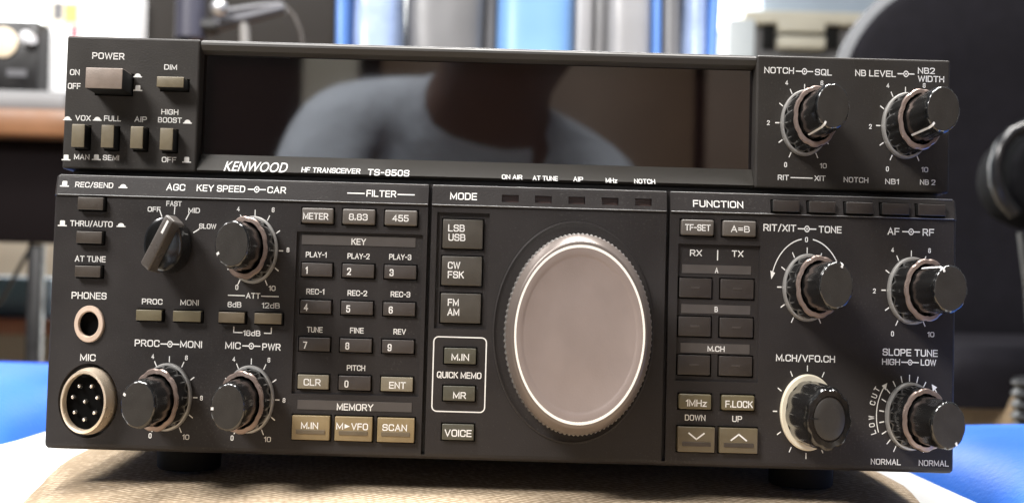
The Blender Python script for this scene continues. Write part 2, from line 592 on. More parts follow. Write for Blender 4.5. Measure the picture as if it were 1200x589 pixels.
# ------------------------------------------------------------------ what is printed on the front (text, right, up, height, width in mm)
TEXT_UPPER_LEFT = [
    ('POWER', -114.2, 62.1, 1.95, 9.51),
    ('ON', -123.9, 57.0, 1.75, 2.88),
    ('OFF', -123.9, 52.9, 1.75, 3.75),
    ('DIM', -95.7, 59.3, 1.58, 3.75),
    ('VOX', -120.9, 43.5, 1.63, 4.51),
    ('FULL', -112.2, 43.6, 1.63, 5.01),
    ('AIP', -103.9, 43.6, 1.63, 3.63),
    ('HIGH', -95.4, 46.0, 1.58, 5.01),
    ('BOOST', -95.3, 43.6, 1.58, 7.01),
    ('MAN', -120.8, 32.0, 1.58, 4.51),
    ('SEMI', -112.2, 32.0, 1.58, 4.76),
    ('OFF', -95.1, 31.9, 1.58, 4.25),
]
DOMES_UPPER = [
    ('dome', -105.3, 56.5, 1.50, 0.00),
    ('hat', -105.1, 52.8, 1.75, 0.00),
    ('dome', -125.5, 43.2, 1.50, 0.00),
    ('dome', -116.7, 43.3, 1.50, 0.00),
    ('dome', -90.1, 43.2, 1.50, 0.00),
    ('hat', -125.4, 31.7, 1.75, 0.00),
    ('hat', -116.5, 32.0, 1.75, 0.00),
    ('hat', -89.9, 32.0, 1.75, 0.00),
]
TEXT_UPPER_RIGHT = [
    ('NOTCH', 84.0, 63.4, 1.88, 8.76),
    ('SQL', 97.1, 63.2, 1.88, 5.01),
    ('NB LEVEL', 112.5, 63.3, 1.88, 12.01),
    ('NB2', 127.5, 64.5, 1.83, 5.01),
    ('WIDTH', 128.9, 62.1, 1.83, 7.76),
    ('4', 86.3, 59.8, 1.38, 0.00),
    ('2', 81.1, 47.8, 1.38, 0.00),
    ('0', 86.4, 35.5, 1.45, 0.00),
    ('10', 97.5, 35.5, 1.50, 2.00),
    ('4', 116.2, 59.8, 1.38, 0.00),
    ('2', 111.2, 47.5, 1.38, 0.00),
    ('0', 116.4, 35.1, 1.45, 0.00),
    ('10', 127.4, 35.2, 1.50, 2.00),
    ('6', 96.7, 60.0, 1.38, 0.00),
    ('6', 126.9, 60.1, 1.38, 0.00),
    ('RIT', 85.8, 31.7, 1.58, 3.25),
    ('XIT', 96.6, 31.8, 1.58, 3.25),
    ('NOTCH', 107.2, 31.6, 1.58, 7.26),
    ('NB1', 117.8, 31.4, 1.58, 4.00),
    ('NB 2', 128.3, 31.5, 1.58, 4.51),
]
TEXT_STRIP = [
    ('KENWOOD', -69.7, 30.7, 3.27, 18.61),
    ('HF TRANSCEIVER', -47.5, 30.2, 1.66, 17.36),
    ('TS-850S', -30.5, 30.0, 2.06, 12.32),
    ('ON AIR', 6.0, 29.7, 1.51, 6.04),
    ('AT TUNE', 15.8, 29.6, 1.51, 7.42),
    ('AIP', 25.5, 29.6, 1.51, 2.89),
    ('MHz', 35.3, 29.5, 1.51, 3.40),
    ('NOTCH', 45.1, 29.5, 1.51, 6.16),
]
TEXT_LEFT = [
    ('REC/SEND', -115.3, 23.4, 1.61, 11.02),
    ('THRU/AUTO', -115.6, 12.1, 1.68, 12.35),
    ('AT TUNE', -115.5, 1.9, 1.73, 8.89),
    ('AGC', -91.6, 23.4, 1.98, 5.43),
    ('KEY SPEED', -78.5, 23.4, 1.98, 14.08),
    ('CAR', -62.3, 23.4, 1.98, 5.43),
    ('OFF', -97.6, 16.8, 1.43, 3.71),
    ('FAST', -91.9, 18.6, 1.48, 4.45),
    ('MID', -86.0, 16.8, 1.48, 3.33),
    ('SLOW', -81.9, 12.3, 1.48, 4.94),
    ('4', -73.2, 17.6, 1.36, 0.00),
    ('6', -63.1, 17.6, 1.36, 0.00),
    ('8', -58.4, 6.1, 1.36, 0.00),
    ('0', -72.8, -5.1, 1.48, 0.00),
    ('10', -62.6, -5.1, 1.48, 1.98),
    ('PHONES', -115.4, -8.7, 1.98, 10.13),
    ('MIC', -115.0, -26.5, 1.98, 4.45),
    ('PROC', -97.1, -9.9, 1.61, 5.93),
    ('MONI', -86.3, -9.9, 1.61, 5.31),
    ('ATT', -68.0, -7.4, 1.61, 4.08),
    ('6dB', -73.3, -10.1, 1.61, 3.95),
    ('12dB', -62.8, -10.1, 1.61, 5.19),
    ('18dB', -68.0, -18.2, 1.61, 4.94),
    ('PROC', -98.1, -21.9, 1.98, 7.16),
    ('MONI', -85.4, -21.9, 1.98, 6.30),
    ('MIC', -73.3, -21.9, 1.98, 4.45),
    ('PWR', -62.2, -22.0, 1.98, 5.31),
    ('4', -96.3, -25.7, 1.36, 0.00),
    ('6', -86.6, -25.8, 1.36, 0.00),
    ('8', -81.8, -37.2, 1.36, 0.00),
    ('0', -96.2, -48.4, 1.48, 0.00),
    ('10', -85.9, -48.5, 1.48, 1.98),
    ('4', -72.9, -25.8, 1.36, 0.00),
    ('6', -62.8, -25.8, 1.36, 0.00),
    ('8', -58.0, -37.2, 1.36, 0.00),
    ('0', -72.6, -48.4, 1.48, 0.00),
    ('10', -62.4, -48.5, 1.48, 1.98),
    ('FILTER', -31.9, 23.2, 1.98, 8.64),
    ('PLAY-1', -50.3, 5.0, 1.61, 6.05),
    ('PLAY-2', -38.0, 4.9, 1.61, 6.42),
    ('PLAY-3', -25.9, 5.0, 1.61, 6.42),
    ('REC-1', -50.2, -5.7, 1.61, 5.19),
    ('REC-2', -38.0, -5.8, 1.61, 5.68),
    ('REC-3', -25.5, -5.8, 1.61, 5.68),
    ('TUNE', -50.0, -16.7, 1.61, 4.57),
    ('FINE', -37.8, -16.6, 1.61, 3.95),
    ('REV', -25.4, -16.6, 1.61, 3.58),
    ('PITCH', -37.7, -27.4, 1.61, 5.31),
    ('KEY', -38.1, 9.1, 1.85, 4.20),
    ('MEMORY', -37.5, -38.6, 1.98, 10.50),
]
TEXT_CENTRE = [
    ('MODE', -8.0, 23.1, 2.10, 7.78),
    ('QUICK MEMO', -7.8, -28.6, 1.85, 12.84),
]
TEXT_RIGHT = [
    ('FUNCTION', 65.9, 22.9, 2.03, 14.57),
    ('RX', 59.9, 8.6, 1.85, 3.46),
    ('TX', 72.0, 8.7, 1.85, 3.33),
    ('A', 66.0, 3.7, 1.56, 0.00),
    ('B', 66.1, -7.6, 1.56, 0.00),
    ('M.CH', 66.3, -19.0, 1.61, 4.94),
    ('DOWN', 60.5, -38.9, 1.73, 5.93),
    ('UP', 72.6, -38.9, 1.73, 2.84),
    ('RIT/XIT', 83.9, 16.5, 2.03, 9.51),
    ('TONE', 98.5, 16.4, 1.98, 6.67),
    ('AF', 116.9, 16.4, 2.03, 3.46),
    ('RF', 127.0, 16.4, 2.03, 3.33),
    ('0', 91.7, 13.3, 1.48, 0.00),
    ('4', 116.7, 11.0, 1.36, 0.00),
    ('6', 127.4, 11.1, 1.36, 0.00),
    ('2', 111.6, -1.0, 1.36, 0.00),
    ('0', 117.0, -13.2, 1.48, 0.00),
    ('10', 128.1, -13.1, 1.48, 1.98),
    ('M.CH/VFO.CH', 92.0, -21.0, 1.98, 17.04),
    ('SLOPE TUNE', 122.2, -18.5, 2.03, 15.93),
    ('HIGH', 116.7, -21.3, 1.78, 5.19),
    ('LOW', 127.5, -21.2, 1.78, 4.45),
    ('NORMAL', 115.6, -50.0, 1.68, 8.64),
    ('NORMAL', 129.4, -50.0, 1.68, 8.64),
]
CAPTIONS = [
    ('METER', -50.5, 16.0, 1.92, 7.26),
    ('8.83', -38.2, 16.1, 1.92, 5.42),
    ('455', -26.0, 16.1, 1.92, 4.68),
    ('1', -52.8, 0.4, 2.04, 0.00),
    ('2', -40.5, 0.4, 2.04, 0.00),
    ('3', -28.2, 0.4, 2.04, 0.00),
    ('4', -52.6, -10.3, 2.04, 0.00),
    ('5', -40.4, -10.4, 2.04, 0.00),
    ('6', -28.1, -10.4, 2.04, 0.00),
    ('7', -52.5, -21.2, 2.04, 0.00),
    ('8', -40.3, -21.1, 2.04, 0.00),
    ('9', -28.1, -21.2, 2.04, 0.00),
    ('CLR', -50.1, -31.8, 1.97, 4.92),
    ('0', -40.2, -32.0, 2.04, 0.00),
    ('ENT', -25.5, -32.0, 1.97, 4.80),
    ('M.IN', -50.2, -44.1, 1.92, 4.92),
    ('M>VFO', -38.0, -44.0, 1.92, 9.11),
    ('SCAN', -25.8, -44.0, 1.92, 7.02),
    ('LSB', -9.8, 13.8, 2.04, 4.80),
    ('USB', -9.6, 11.1, 2.04, 4.92),
    ('CW', -10.2, 3.0, 2.04, 3.57),
    ('FSK', -9.6, 0.3, 2.04, 4.68),
    ('FM', -10.1, -7.7, 2.04, 3.20),
    ('AM', -10.0, -10.5, 2.04, 3.45),
    ('M.IN', -7.6, -23.4, 1.92, 5.05),
    ('MR', -7.5, -34.3, 1.92, 3.69),
    ('VOICE', -7.6, -45.1, 2.02, 7.75),
    ('TF-SET', 59.9, 15.8, 1.85, 7.39),
    ('A=B', 72.2, 15.7, 1.85, 5.42),
    ('1MHz', 60.5, -34.6, 1.97, 6.03),
    ('F.LOCK', 72.8, -34.6, 1.97, 7.88),
]
DUAL = [
    ('dual', -68.1, 23.4, 1.98, 5.24),
    ('dual', -91.5, -22.0, 1.98, 5.43),
    ('dual', -68.0, -21.9, 1.98, 5.19),
    ('dual', 91.8, 16.4, 1.98, 5.36),
    ('dual', 122.0, 16.4, 1.98, 5.14),
    ('dual', 122.2, -21.3, 1.73, 5.06),
]
DUALU = [
    ('dual', 91.5, 63.3, 2.00, 5.11),
    ('dual', 121.5, 63.4, 2.00, 5.01),
]

# ------------------------------------------------------------------ the transceiver
set_root = empty('radio_transceiver', Vector((0, 0, 0)), (-TILT, 0, 0))
_n = Vector((0, -math.cos(TILT), math.sin(TILT)))
_U = Vector((0, math.sin(TILT), math.cos(TILT)))
set_root.location = Vector((U0 * MM, 0, 0)) + _U * (V0 * MM)
tag(set_root, 'dark grey radio transceiver with wide black display, many keys and a big silver knob', 'radio')
RT = set_root


def band_h(v):
    return 0.40 - (v - 20.5) * (1.0 / 5.1) + 0.06


def strip_h(v):
    return -8.0 + (34.4 - v) * (3.6 / 5.2) + 0.09


# lower panel: side profile swept across, with the ridge, the sloping heading band and rounded top
prof = [(-53.1, -7), (-53.1, -2.2), (-52.8, -0.9), (-52.1, -0.2), (-51.2, 0), (20.05, 0), (20.15, .38), (20.3, .46), (20.5, .40),
        (25.6, -.60), (26.1, -.85), (26.42, -1.4), (26.5, -2.2), (26.5, -9), (-20, -9)]
bm = bmesh.new()
UL, UR = -126.7, 135.3
CR = 1.7                          # the front's corners are rounded
rows = []
for d in (0, .1, .35, .8, 1.7, -1.7, -.8, -.35, -.1, -0.0001):
    u = UL + d if d >= 0 else UR + d
    e = abs(d) if d != -0.0001 else 0
    lim = CR - math.sqrt(max(0, CR * CR - (CR - e) ** 2))
    dh = -.9 * (1 - min(1, e / .8)) ** 2
    rows.append([bm.verts.new(L(u, min(max(v, -53.1 + lim), 26.5 - lim), (h + dh) if h > -6 else h)) for v, h in prof])
for a, b in zip(rows, rows[1:]):
    for i in range(len(prof)):
        j = (i + 1) % len(prof)
        bm.faces.new((a[i], a[j], b[j], b[i]))
bm.faces.new(rows[0]); bm.faces.new(rows[-1][::-1])
bmesh.ops.recalc_face_normals(bm, faces=bm.faces)
lower = link('lower_panel', bm, PANEL, RT)

def black_sides(o):
    """front and upper faces keep the key colour, the other sides are black"""
    y0 = min(v.co.y for v in o.data.vertices)
    for p in o.data.polygons:
        if abs(p.normal.y) < .5 and p.normal.z < .5:
            p.material_index = 1


KC = [(-54.3, -45.4), (-42.5, -33.3), (-30.3, -21.1)]
MC = [(-55.3, -44.5), (-43.0, -32.3), (-30.8, -20.2)]
FC = [(55.2, 64.6), (67.2, 76.8)]
# face rectangle (u0, v0, u1, v1), face height, material, captions, label
BUTTONS = []
for v0, v1 in ((16.0, 19.6), (6.3, 9.75), (-3.4, -.15)):
    BUTTONS.append(('push_button', -119.1, v0, -111.7, v1, 2.0, K_DARK, 0))
for (u0, u1), m in zip(((-101.0, -93.6), (-90.4, -82.4), (-77.3, -69.8), (-67.0, -59.2)), (K_GREEN, K_GREEN, K_TAN, K_TAN)):
    BUTTONS.append(('push_button', u0, -15.4, u1, -12.3, 2.0, m, 0))
for u0, u1 in KC:
    BUTTONS.append(('soft_key', u0 - .3, 14.0, u1 - .1, 18.4, 1.2, K_GREY, 0))
for r, (v0, v1) in enumerate(((-1.3, 2.55), (-12.0, -8.2), (-22.8, -19.0))):
    for u0, u1 in KC:
        BUTTONS.append(('number_key', u0, v0, u1, v1, 1.0, K_DIGIT, -.9))
BUTTONS.append(('entry_key', KC[0][0], -33.75, KC[0][1], -29.7, 1.0, K_PALE, -.9))
BUTTONS.append(('number_key', KC[1][0], -33.75, KC[1][1], -29.7, 1.0, K_DIGIT, -.9))
BUTTONS.append(('entry_key', KC[2][0], -33.75, KC[2][1], -29.7, 1.0, K_PALE, -.9))
for u0, u1 in MC:
    BUTTONS.append(('memory_key', u0, -48.2, u1, -41.3, 1.4, K_KHAKI, 0))
for v0, v1 in ((7.9, 16.35), (-2.8, 5.65), (-13.6, -5.1)):
    BUTTONS.append(('mode_key', -13.75, v0, -2.1, v1, 1.0, K_MODE, -.9))
for v0, v1 in ((-25.3, -20.8), (-35.9, -31.7), (-47.1, -42.6)):
    BUTTONS.append(('memo_key', -12.25, v0, -3.1, v1, 1.0, K_MEMO, 0))
for u0, u1 in FC:
    BUTTONS.append(('soft_key', u0, 13.6, u1, 18.1, 1.2, K_GREY, 0))
for v0, v1 in ((-4.35, 1.25), (-15.5, -9.9), (-26.65, -21.0)):
    for u0, u1 in FC:
        BUTTONS.append(('function_key', u0, v0, u1, v1, .6, K_BLANK, -.9))
for u0, u1 in ((55.6, 64.9), (67.9, 77.3)):
    BUTTONS.append(('soft_key', u0, -36.4, u1, -32.1, 1.2, K_GREEN, 0))
for u0, u1 in ((55.4, 66.0), (67.4, 78.3)):
    BUTTONS.append(('arrow_key', u0, -48.6, u1, -41.45, 1.4, K_ARROW, 0))
for u0, u1 in ((81.5, 89.2), (91.9, 99.6), (102.6, 110.5), (113.0, 120.9), (123.4, 131.4)):
    BUTTONS.append(('push_button', u0, 21.1, u1, 24.4, 1.5, K_BLANK, 0))

cb1 = bmesh.new()
panel_box(cb1, -56.0, -35.2, -19.4, 11.6, -.9, 3)
panel_box(cb1, -15.5, -15.3, -.3, 18.3, -.9, 3)
panel_box(cb1, 54.6, -28.4, 78.4, 11.1, -.9, 3)
panel_box(cb1, -18.2, -51.6, -17.1, 27.5, -2.2, 3)
panel_box(cb1, 51.0, -51.6, 52.1, 27.5, -2.2, 3)
add_prism(cb1, ellipse(-114.5, -38.9, 8.6, 10.7), -3.0, 3)
add_prism(cb1, ellipse(-114.95, -16.85, 4.5, 5.4), -2.0, 3)
cut(lower, cb1)
cb2 = bmesh.new()
for n, u0, v0, u1, v1, h, m, base in BUTTONS:
    g = .38
    panel_box(cb2, u0 - g, v0 - g, u1 + g, v1 + g, -3.2, 3)
for u0, u1 in ((3.1, 8.0), (12.75, 17.6), (22.45, 27.3), (32.1, 37.0), (41.8, 46.65)):
    panel_box(cb2, u0, 21.75, u1, 23.9, -2.4, 3)
cut(lower, cb2)

# printed bars, added paler beads for edge highlights, words on the lower panel
for u0, v0, u1, v1, h in ((-54.6, 7.95, -21.6, 10.7, -.86), (-54.1, -39.6, -21.2, -36.9, .04), (56.0, 2.7, 76.0, 5.2, -.86),
                          (56.0, -8.9, 76.0, -6.3, -.86), (56.0, -20.3, 76.0, -17.5, -.86)):
    bm = bmesh.new()
    panel_box(bm, u0, v0, u1, v1, h - .3, h + .12)
    link('heading_bar', bm, BARP, lower)
for u0, u1 in ((-125.5, -18.3), (-17.0, 50.9), (52.2, 134.2)):
    for v, h, w in ((20.38, .42, .13), (26.12, -.80, .16)):
        bm = bmesh.new()
        panel_box(bm, u0, v - w, u1, v + w, h - .2, h + .16, .1, 2)
        link('edge_highlight', bm, GLINT, lower, smooth=60)

hb = lambda v: band_h(v) if v > 20.6 else .06
hk = lambda v: -.69
left_rows, key_rows = [], []
for r in TEXT_LEFT:
    (key_rows if (-56 < r[1] < -19 and -35 < r[2] < 11.7) else left_rows).append(r)
fn_rows, right_rows = [], []
for r in TEXT_RIGHT:
    (fn_rows if (54 < r[1] < 78.5 and -28.5 < r[2] < 11.2) else right_rows).append(r)
SYM_LOWER = [('hat', -123.9, 23.5, 0, 0), ('dome', -106.9, 23.2, 0, 0), ('hat', -124.0, 12.0, 0, 0), ('dome', -107.0, 11.9, 0, 0)]
hmem = lambda v: .22 if -40 < v < -36 else hb(v)
bm = words(left_rows, hmem, SYM_LOWER, [d for d in DUAL if d[1] < 0])
for r in key_rows:
    add_text(bm, *r, hk)
for a, b in (((-41.8, 23.1), (-36.7, 23.1)), ((-27.2, 23.1), (-22.2, 23.1))):
    add_bar(bm, a, b, .32, hb)
for a, b in (((-75.3, -7.45), (-70.4, -7.45)), ((-65.7, -7.45), (-60.6, -7.45)), ((-73.25, -16.4), (-73.25, -18.2)),
             ((-73.35, -18.1), (-70.7, -18.1)), ((-62.4, -16.4), (-62.4, -18.2)), ((-62.3, -18.1), (-64.5, -18.1))):
    add_bar(bm, a, b, .28, .06)
link('panel_lettering', bm, INK, lower)

bm = words(TEXT_CENTRE, hb)
# rounded outline round the two quick-memo keys
qu0, qv0, qu1, qv1, qr = -15.4, -39.1, -.2, -17.7, 1.4
out = []
for cx, cy, a0 in ((qu1 - qr, qv1 - qr, 0), (qu0 + qr, qv1 - qr, 90), (qu0 + qr, qv0 + qr, 180), (qu1 - qr, qv0 + qr, 270)):
    for a in range(0, 91, 15):
        out.append((cx + qr * math.cos(R(a0 + a)), cy + qr * math.sin(R(a0 + a))))
for p, q in zip(out, out[1:] + out[:1]):
    add_bar(bm, p, q, .34, .06)
link('panel_lettering', bm, INK, lower)

bm = words(right_rows, hb, (), [d for d in DUAL if d[1] > 0])
for r in fn_rows:
    add_text(bm, *r, hk)
add_bar(bm, (66.2, 6.6), (66.2, 9.6), .3, hk)
# direction arcs round the right-hand controls
def arc(bm, c, r, a0, a1, w, head=None):
    n = 26
    pt = lambda a, rr: (c[0] + rr * SQ * math.sin(R(a)), c[1] + rr * math.cos(R(a)))
    for k in range(n):
        p, q = a0 + (a1 - a0) * k / n, a0 + (a1 - a0) * (k + 1) / n
        add_flat(bm, [pt(p, r - w / 2), pt(p, r + w / 2), pt(q, r + w / 2), pt(q, r - w / 2)], .06)
    if head is not None:
        d = 9 if a1 > a0 else -9
        add_flat(bm, [pt(a1, r - 1.0), pt(a1 + d, r), pt(a1, r + 1.0)], .07)
arc(bm, (91.93, -.65), 14.2, -9, -72, .34, 1)
arc(bm, (91.93, -.65), 14.2, 9, 72, .34, 1)
arc(bm, (122.1, -36.8), 12.9, -112, -52, .34, 1)
arc(bm, (122.1, -36.8), 12.9, 112, 52, .34, 1)
for i, ch in enumerate('LOW CUT'):
    if ch != ' ':
        a = -109 + i * 8.2
        add_text(bm, ch, 122.1 + 14.9 * SQ * math.sin(R(a)), -36.8 + 14.9 * math.cos(R(a)), 1.6, 1.15, .06, R(-a) + 0.0)
link('panel_lettering', bm, INK, lower)

# status lamps behind the five small windows
LAMP = mat('unlit_lamp_lens', (0.075, 0.042, 0.036), 0.3, rvary=.05, vscale=300)
LIP = mat('window_lip', (0.22, 0.21, 0.20), 0.4)
for u0, u1 in ((3.1, 8.0), (12.75, 17.6), (22.45, 27.3), (32.1, 37.0), (41.8, 46.65)):
    bm = bmesh.new()
    panel_box(bm, u0 + .05, 21.8, u1 - .05, 23.85, -2.3, -1.6)
    ind = centre_origin(link('indicator_lamp', bm, LAMP, RT))

# buttons with their captions
caps = {}
for c in CAPTIONS:
    caps.setdefault((round(c[1], 1), round(c[2], 1)), c)
used = set()
for n, u0, v0, u1, v1, h, m, base in BUTTONS:
    bm = bmesh.new()
    panel_box(bm, u0, v0, u1, v1, base - 1.8, h + (base if base else 0), {'mode_key': .3, 'soft_key': .42}.get(n, .2), 3)
    top = h + (base if base else 0)
    if n in ('memory_key',):
        pass
    o = centre_origin(link(n, bm, [m, BLACK], RT, smooth=40))
    if n == 'push_button':
        black_sides(o)
    mine = [c for c in CAPTIONS if u0 - .5 < c[1] < u1 + .5 and v0 - .5 < c[2] < v1 + .5]
    tint = m.name.replace('_key_plastic', '').replace('_', ' ')
    if mine:
        o['label'] = tint + ' key marked ' + ' '.join(c[0] for c in mine).replace('M>VFO', 'M to VFO')
    tb = bmesh.new()
    for c in mine:
        if c[0] == 'M>VFO':
            add_text(tb, 'M', c[1] - c[4] / 2 + 1.0, c[2], c[3], 1.95, top + .05)
            add_flat(tb, [(c[1] - c[4] / 2 + 2.4, c[2] + .65), (c[1] - c[4] / 2 + 2.4, c[2] - .65), (c[1] - c[4] / 2 + 3.9, c[2])], top + .05)
            add_text(tb, 'VFO', c[1] + c[4] / 2 - 2.4, c[2], c[3], 4.8, top + .05)
        else:
            add_text(tb, c[0], c[1], c[2], c[3], c[4], top + .05)
    if n == 'arrow_key':
        cx, cy = (u0 + u1) / 2, v1 - 2.6
        s = -1 if u0 < 60 else 1
        for q in (-1, 1):
            add_bar(tb, (cx + q * 2.3, cy - s * .95), (cx - q * .12, cy + s * .95), .42, top + .05)
    if tb.verts:
        t = link('key_caption', tb, INK, RT)
        t.parent = o
        t.matrix_parent_inverse = Matrix.Translation(-o.location)
    else:
        tb.free()
    if n == 'function_key':
        bm = bmesh.new()
        cx, cy = (u0 + u1) / 2, (v0 + v1) / 2
        panel_box(bm, cx - 1.3, cy - .28, cx + 1.3, cy + .28, top - .2, top + .12, .08)
        t = link('key_ridge', bm, K_DIGIT, RT)
        t.parent = o
        t.matrix_parent_inverse = Matrix.Translation(-o.location)
    if n in ('memory_key', 'arrow_key'):
        bm = bmesh.new()
        panel_box(bm, u0 + 1.2, v0 + 1.7, u1 - 1.2, v0 + 2.9, top - .2, top + .22, .1)
        t = link('key_ridge', bm, K_TAN if n == 'memory_key' else K_DARK, RT)
        t.parent = o
        t.matrix_parent_inverse = Matrix.Translation(-o.location)

# upper panels left and right of the display
def upper_block(name, u0, u1, cuts, mtl):
    bm = bmesh.new()
    panel_box(bm, u0, 28.4, u1, 67.9, -26, -4, .7, 3)
    o = link(name, bm, mtl, RT)
    if cuts:
        c = bmesh.new()
        for a in cuts:
            panel_box(c, a[0] - .4, a[1] - .4, a[2] + .4, a[3] + .4, -7.5, 0)
        cut(o, c)
    return o


UPB = [(-117.4, 50.7, -106.8, 56.65, 4.4, K_POWER), (-98.2, 52.4, -90.3, 55.5, .5, K_OLIVE), (-122.5, 34.25, -118.7, 41.0, 0, K_OLIVE),
       (-113.9, 34.35, -110.2, 41.0, 0, K_OLIVE), (-105.4, 34.35, -101.7, 40.8, 0, K_OLIVE), (-96.8, 34.15, -93.0, 40.55, 0, K_OLIVE)]
ul = upper_block('upper_control_panel', -126.6, -87.1, UPB, UPPER)
for i, (u0, v0, u1, v1, h, m) in enumerate(UPB):
    bm = bmesh.new()
    panel_box(bm, u0, v0, u1, v1, -7, h, .22, 3)
    black_sides(centre_origin(link('power_button' if i == 0 else 'push_button', bm, [m, BLACK], RT, smooth=40)))
link('panel_lettering', words(TEXT_UPPER_LEFT, -3.94), INK, ul)
for d in DOMES_UPPER:
    link('switch_mark', words([], -3.94, [d]), INK, ul)
ur = upper_block('upper_control_panel', 77.35, 134.7, None, UPPER)
bm = words(TEXT_UPPER_RIGHT, -3.94, (), DUALU)
add_bar(bm, (87.9, 31.75), (94.4, 31.75), .28, -3.94)
link('panel_lettering', bm, INK, ur)

# bezel over the display, sloping name strip under it, the dark window between
bm = bmesh.new()
bp = [(64.3, -9), (64.5, -6.2), (64.9, -5.0), (66.3, -4.1), (67.0, -4.2), (67.6, -4.8), (67.85, -5.8), (67.85, -26), (64.3, -26)]
a = [bm.verts.new(L(-87.0, v, h)) for v, h in bp]
b = [bm.verts.new(L(77.3, v, h)) for v, h in bp]
for i in range(len(bp)):
    j = (i + 1) % len(bp)
    bm.faces.new((a[i], a[j], b[j], b[i]))
bm.faces.new(a); bm.faces.new(b[::-1])
bmesh.ops.recalc_face_normals(bm, faces=bm.faces)
link('display_bezel', bm, STRIP, RT, smooth=30)
bm = bmesh.new()
panel_box(bm, -86.8, 67.45, 77.1, 67.8, -5.2, -4.75, .1, 2)
link('edge_highlight', bm, GLINT, RT, smooth=60)  # added bead for the highlight along the bezel's upper edge
bm = bmesh.new()
bp = [(34.4, -12), (34.4, -8.0), (29.2, -4.4), (28.5, -5.0), (28.5, -26), (34.4, -26)]
a = [bm.verts.new(L(-87.0, v, h)) for v, h in bp]
b = [bm.verts.new(L(77.3, v, h)) for v, h in bp]
for i in range(len(bp)):
    j = (i + 1) % len(bp)
    bm.faces.new((a[i], a[j], b[j], b[i]))
bm.faces.new(a); bm.faces.new(b[::-1])
bmesh.ops.recalc_face_normals(bm, faces=bm.faces)
strip = link('name_strip', bm, NAMES, RT)
link('maker_name', words(TEXT_STRIP[:1], strip_h), INK, strip)
link('model_lettering', words(TEXT_STRIP[1:3], strip_h), INK, strip)
for t in TEXT_STRIP[3:]:
    link('lamp_caption', words([t], strip_h), INK, strip)
bm = bmesh.new()
panel_box(bm, -87.0, 34.45, 77.3, 64.35, -11, -8.2)
link('display_window', bm, GLASS, RT)

# case behind the front, with its cover lip and feet
bm = bmesh.new()
panel_box(bm, -125.6, -52.2, 133.8, 67.2, -300, -8.9, 1.2, 2)
link('metal_case', bm, CASE, RT, smooth=40)
for u, h in ((-92, -26), (99, -26), (-92, -262), (99, -262)):
    bm = bmesh.new()
    z0 = -61.2 if h > -100 else -58.5
    rings = []
    add_lathe(bm, [(0.1, 0), (9.0, 0), (9.6, .8), (10.0, 9)], 40)
    o = link('rubber_foot', bm, RUBBER, RT, smooth=50)
    o.rotation_euler = (R(-90), 0, 0)
    o.location = L(u, z0, h)

# ------------------------------------------------------------------ round controls
def lobes(n, amp, first=0, last=99, sharp=4):
    """narrow grooves round a knob"""
    return lambda i, a: 1 - amp * (0.5 + 0.5 * math.cos(n * a)) ** sharp if first <= i <= last else 1.0


def knob_meshes():
    d = {}
    bm = bmesh.new()
    add_lathe(bm, [(9.4, 0), (9.75, .4), (9.75, 1.6), (9.45, 2.1), (9.0, 2.15), (8.9, 1.2)], 72, close_top=False)
    d['flange'] = (bm, FLANGE, 30)
    bm = bmesh.new()
    add_lathe(bm, [(8.95, 1.0), (9.0, 2.2), (8.95, 4), (8.8, 7), (8.7, 10.4), (8.45, 10.95), (8.0, 11.1)], 200, lobes(10, .05), close_top=False)
    d['outer'] = (bm, GLOSS, 40)
    bm = bmesh.new()
    add_lathe(bm, [(8.3, 10.8), (8.8, 11.0), (8.8, 11.3), (8.45, 11.75), (7.45, 11.9), (7.3, 11.8), (7.25, 9.5)], 200,
              lambda i, a: 1 - .030 * (0.5 + 0.5 * math.cos(10 * a)) ** 3 if i < 5 else 1.0, close_top=False)
    d['ring'] = (bm, BRONZE, 30)
    bm = bmesh.new()
    add_lathe(bm, [(6.65, 8), (6.7, 14), (6.6, 20), (6.5, 24.2), (6.42, 25.0), (6.22, 25.55), (5.95, 25.85), (5.8, 25.9)], 200, lobes(10, .028, 0, 99, 2), close_top=False)
    d['inner'] = (bm, GLOSS, 40)
    bm = bmesh.new()
    add_lathe(bm, [(5.85, 25.6), (5.82, 25.95), (5.7, 26.0), (5.6, 26.0), (2.0, 26.0)], 96, close_top=True)
    d['cap'] = (bm, CAPM, 30)
    bm = bmesh.new()
    # pointer: a white stripe up the side of the inner knob and over the edge of its face
    for p in (((-.36, 6.72, 13.0), (.36, 6.72, 13.0), (.36, 6.56, 24.4), (-.36, 6.56, 24.4)),
              ((-.36, 6.56, 24.4), (.36, 6.56, 24.4), (.36, 5.95, 26.0), (-.36, 5.95, 26.0)),
              ((-.36, 5.95, 26.0), (.36, 5.95, 26.0), (.36, 5.0, 26.06), (-.36, 5.0, 26.06))):
        bm.faces.new([bm.verts.new((x * MM, -h * MM, z * MM)) for x, z, h in p])
    d['pointer'] = (bm, INK, False)
    return d


def scale_mesh(first, last, n, r0=9.95, r1=11.7, skip=(), long=()):
    bm = bmesh.new()
    for k in range(n):
        if k in skip: continue
        a = R(first + (last - first) * k / (n - 1))
        s, c = math.sin(a), math.cos(a)
        q0, q1, w = r0, r1, .17
        bm.faces.new([bm.verts.new(((s * r + c * t) * MM, -.06 * MM, (c * r - s * t) * MM)) for r, t in ((q0, -w), (q1, -w), (q1, w), (q0, w))])
    return bm


root_knob = None
proto = {}


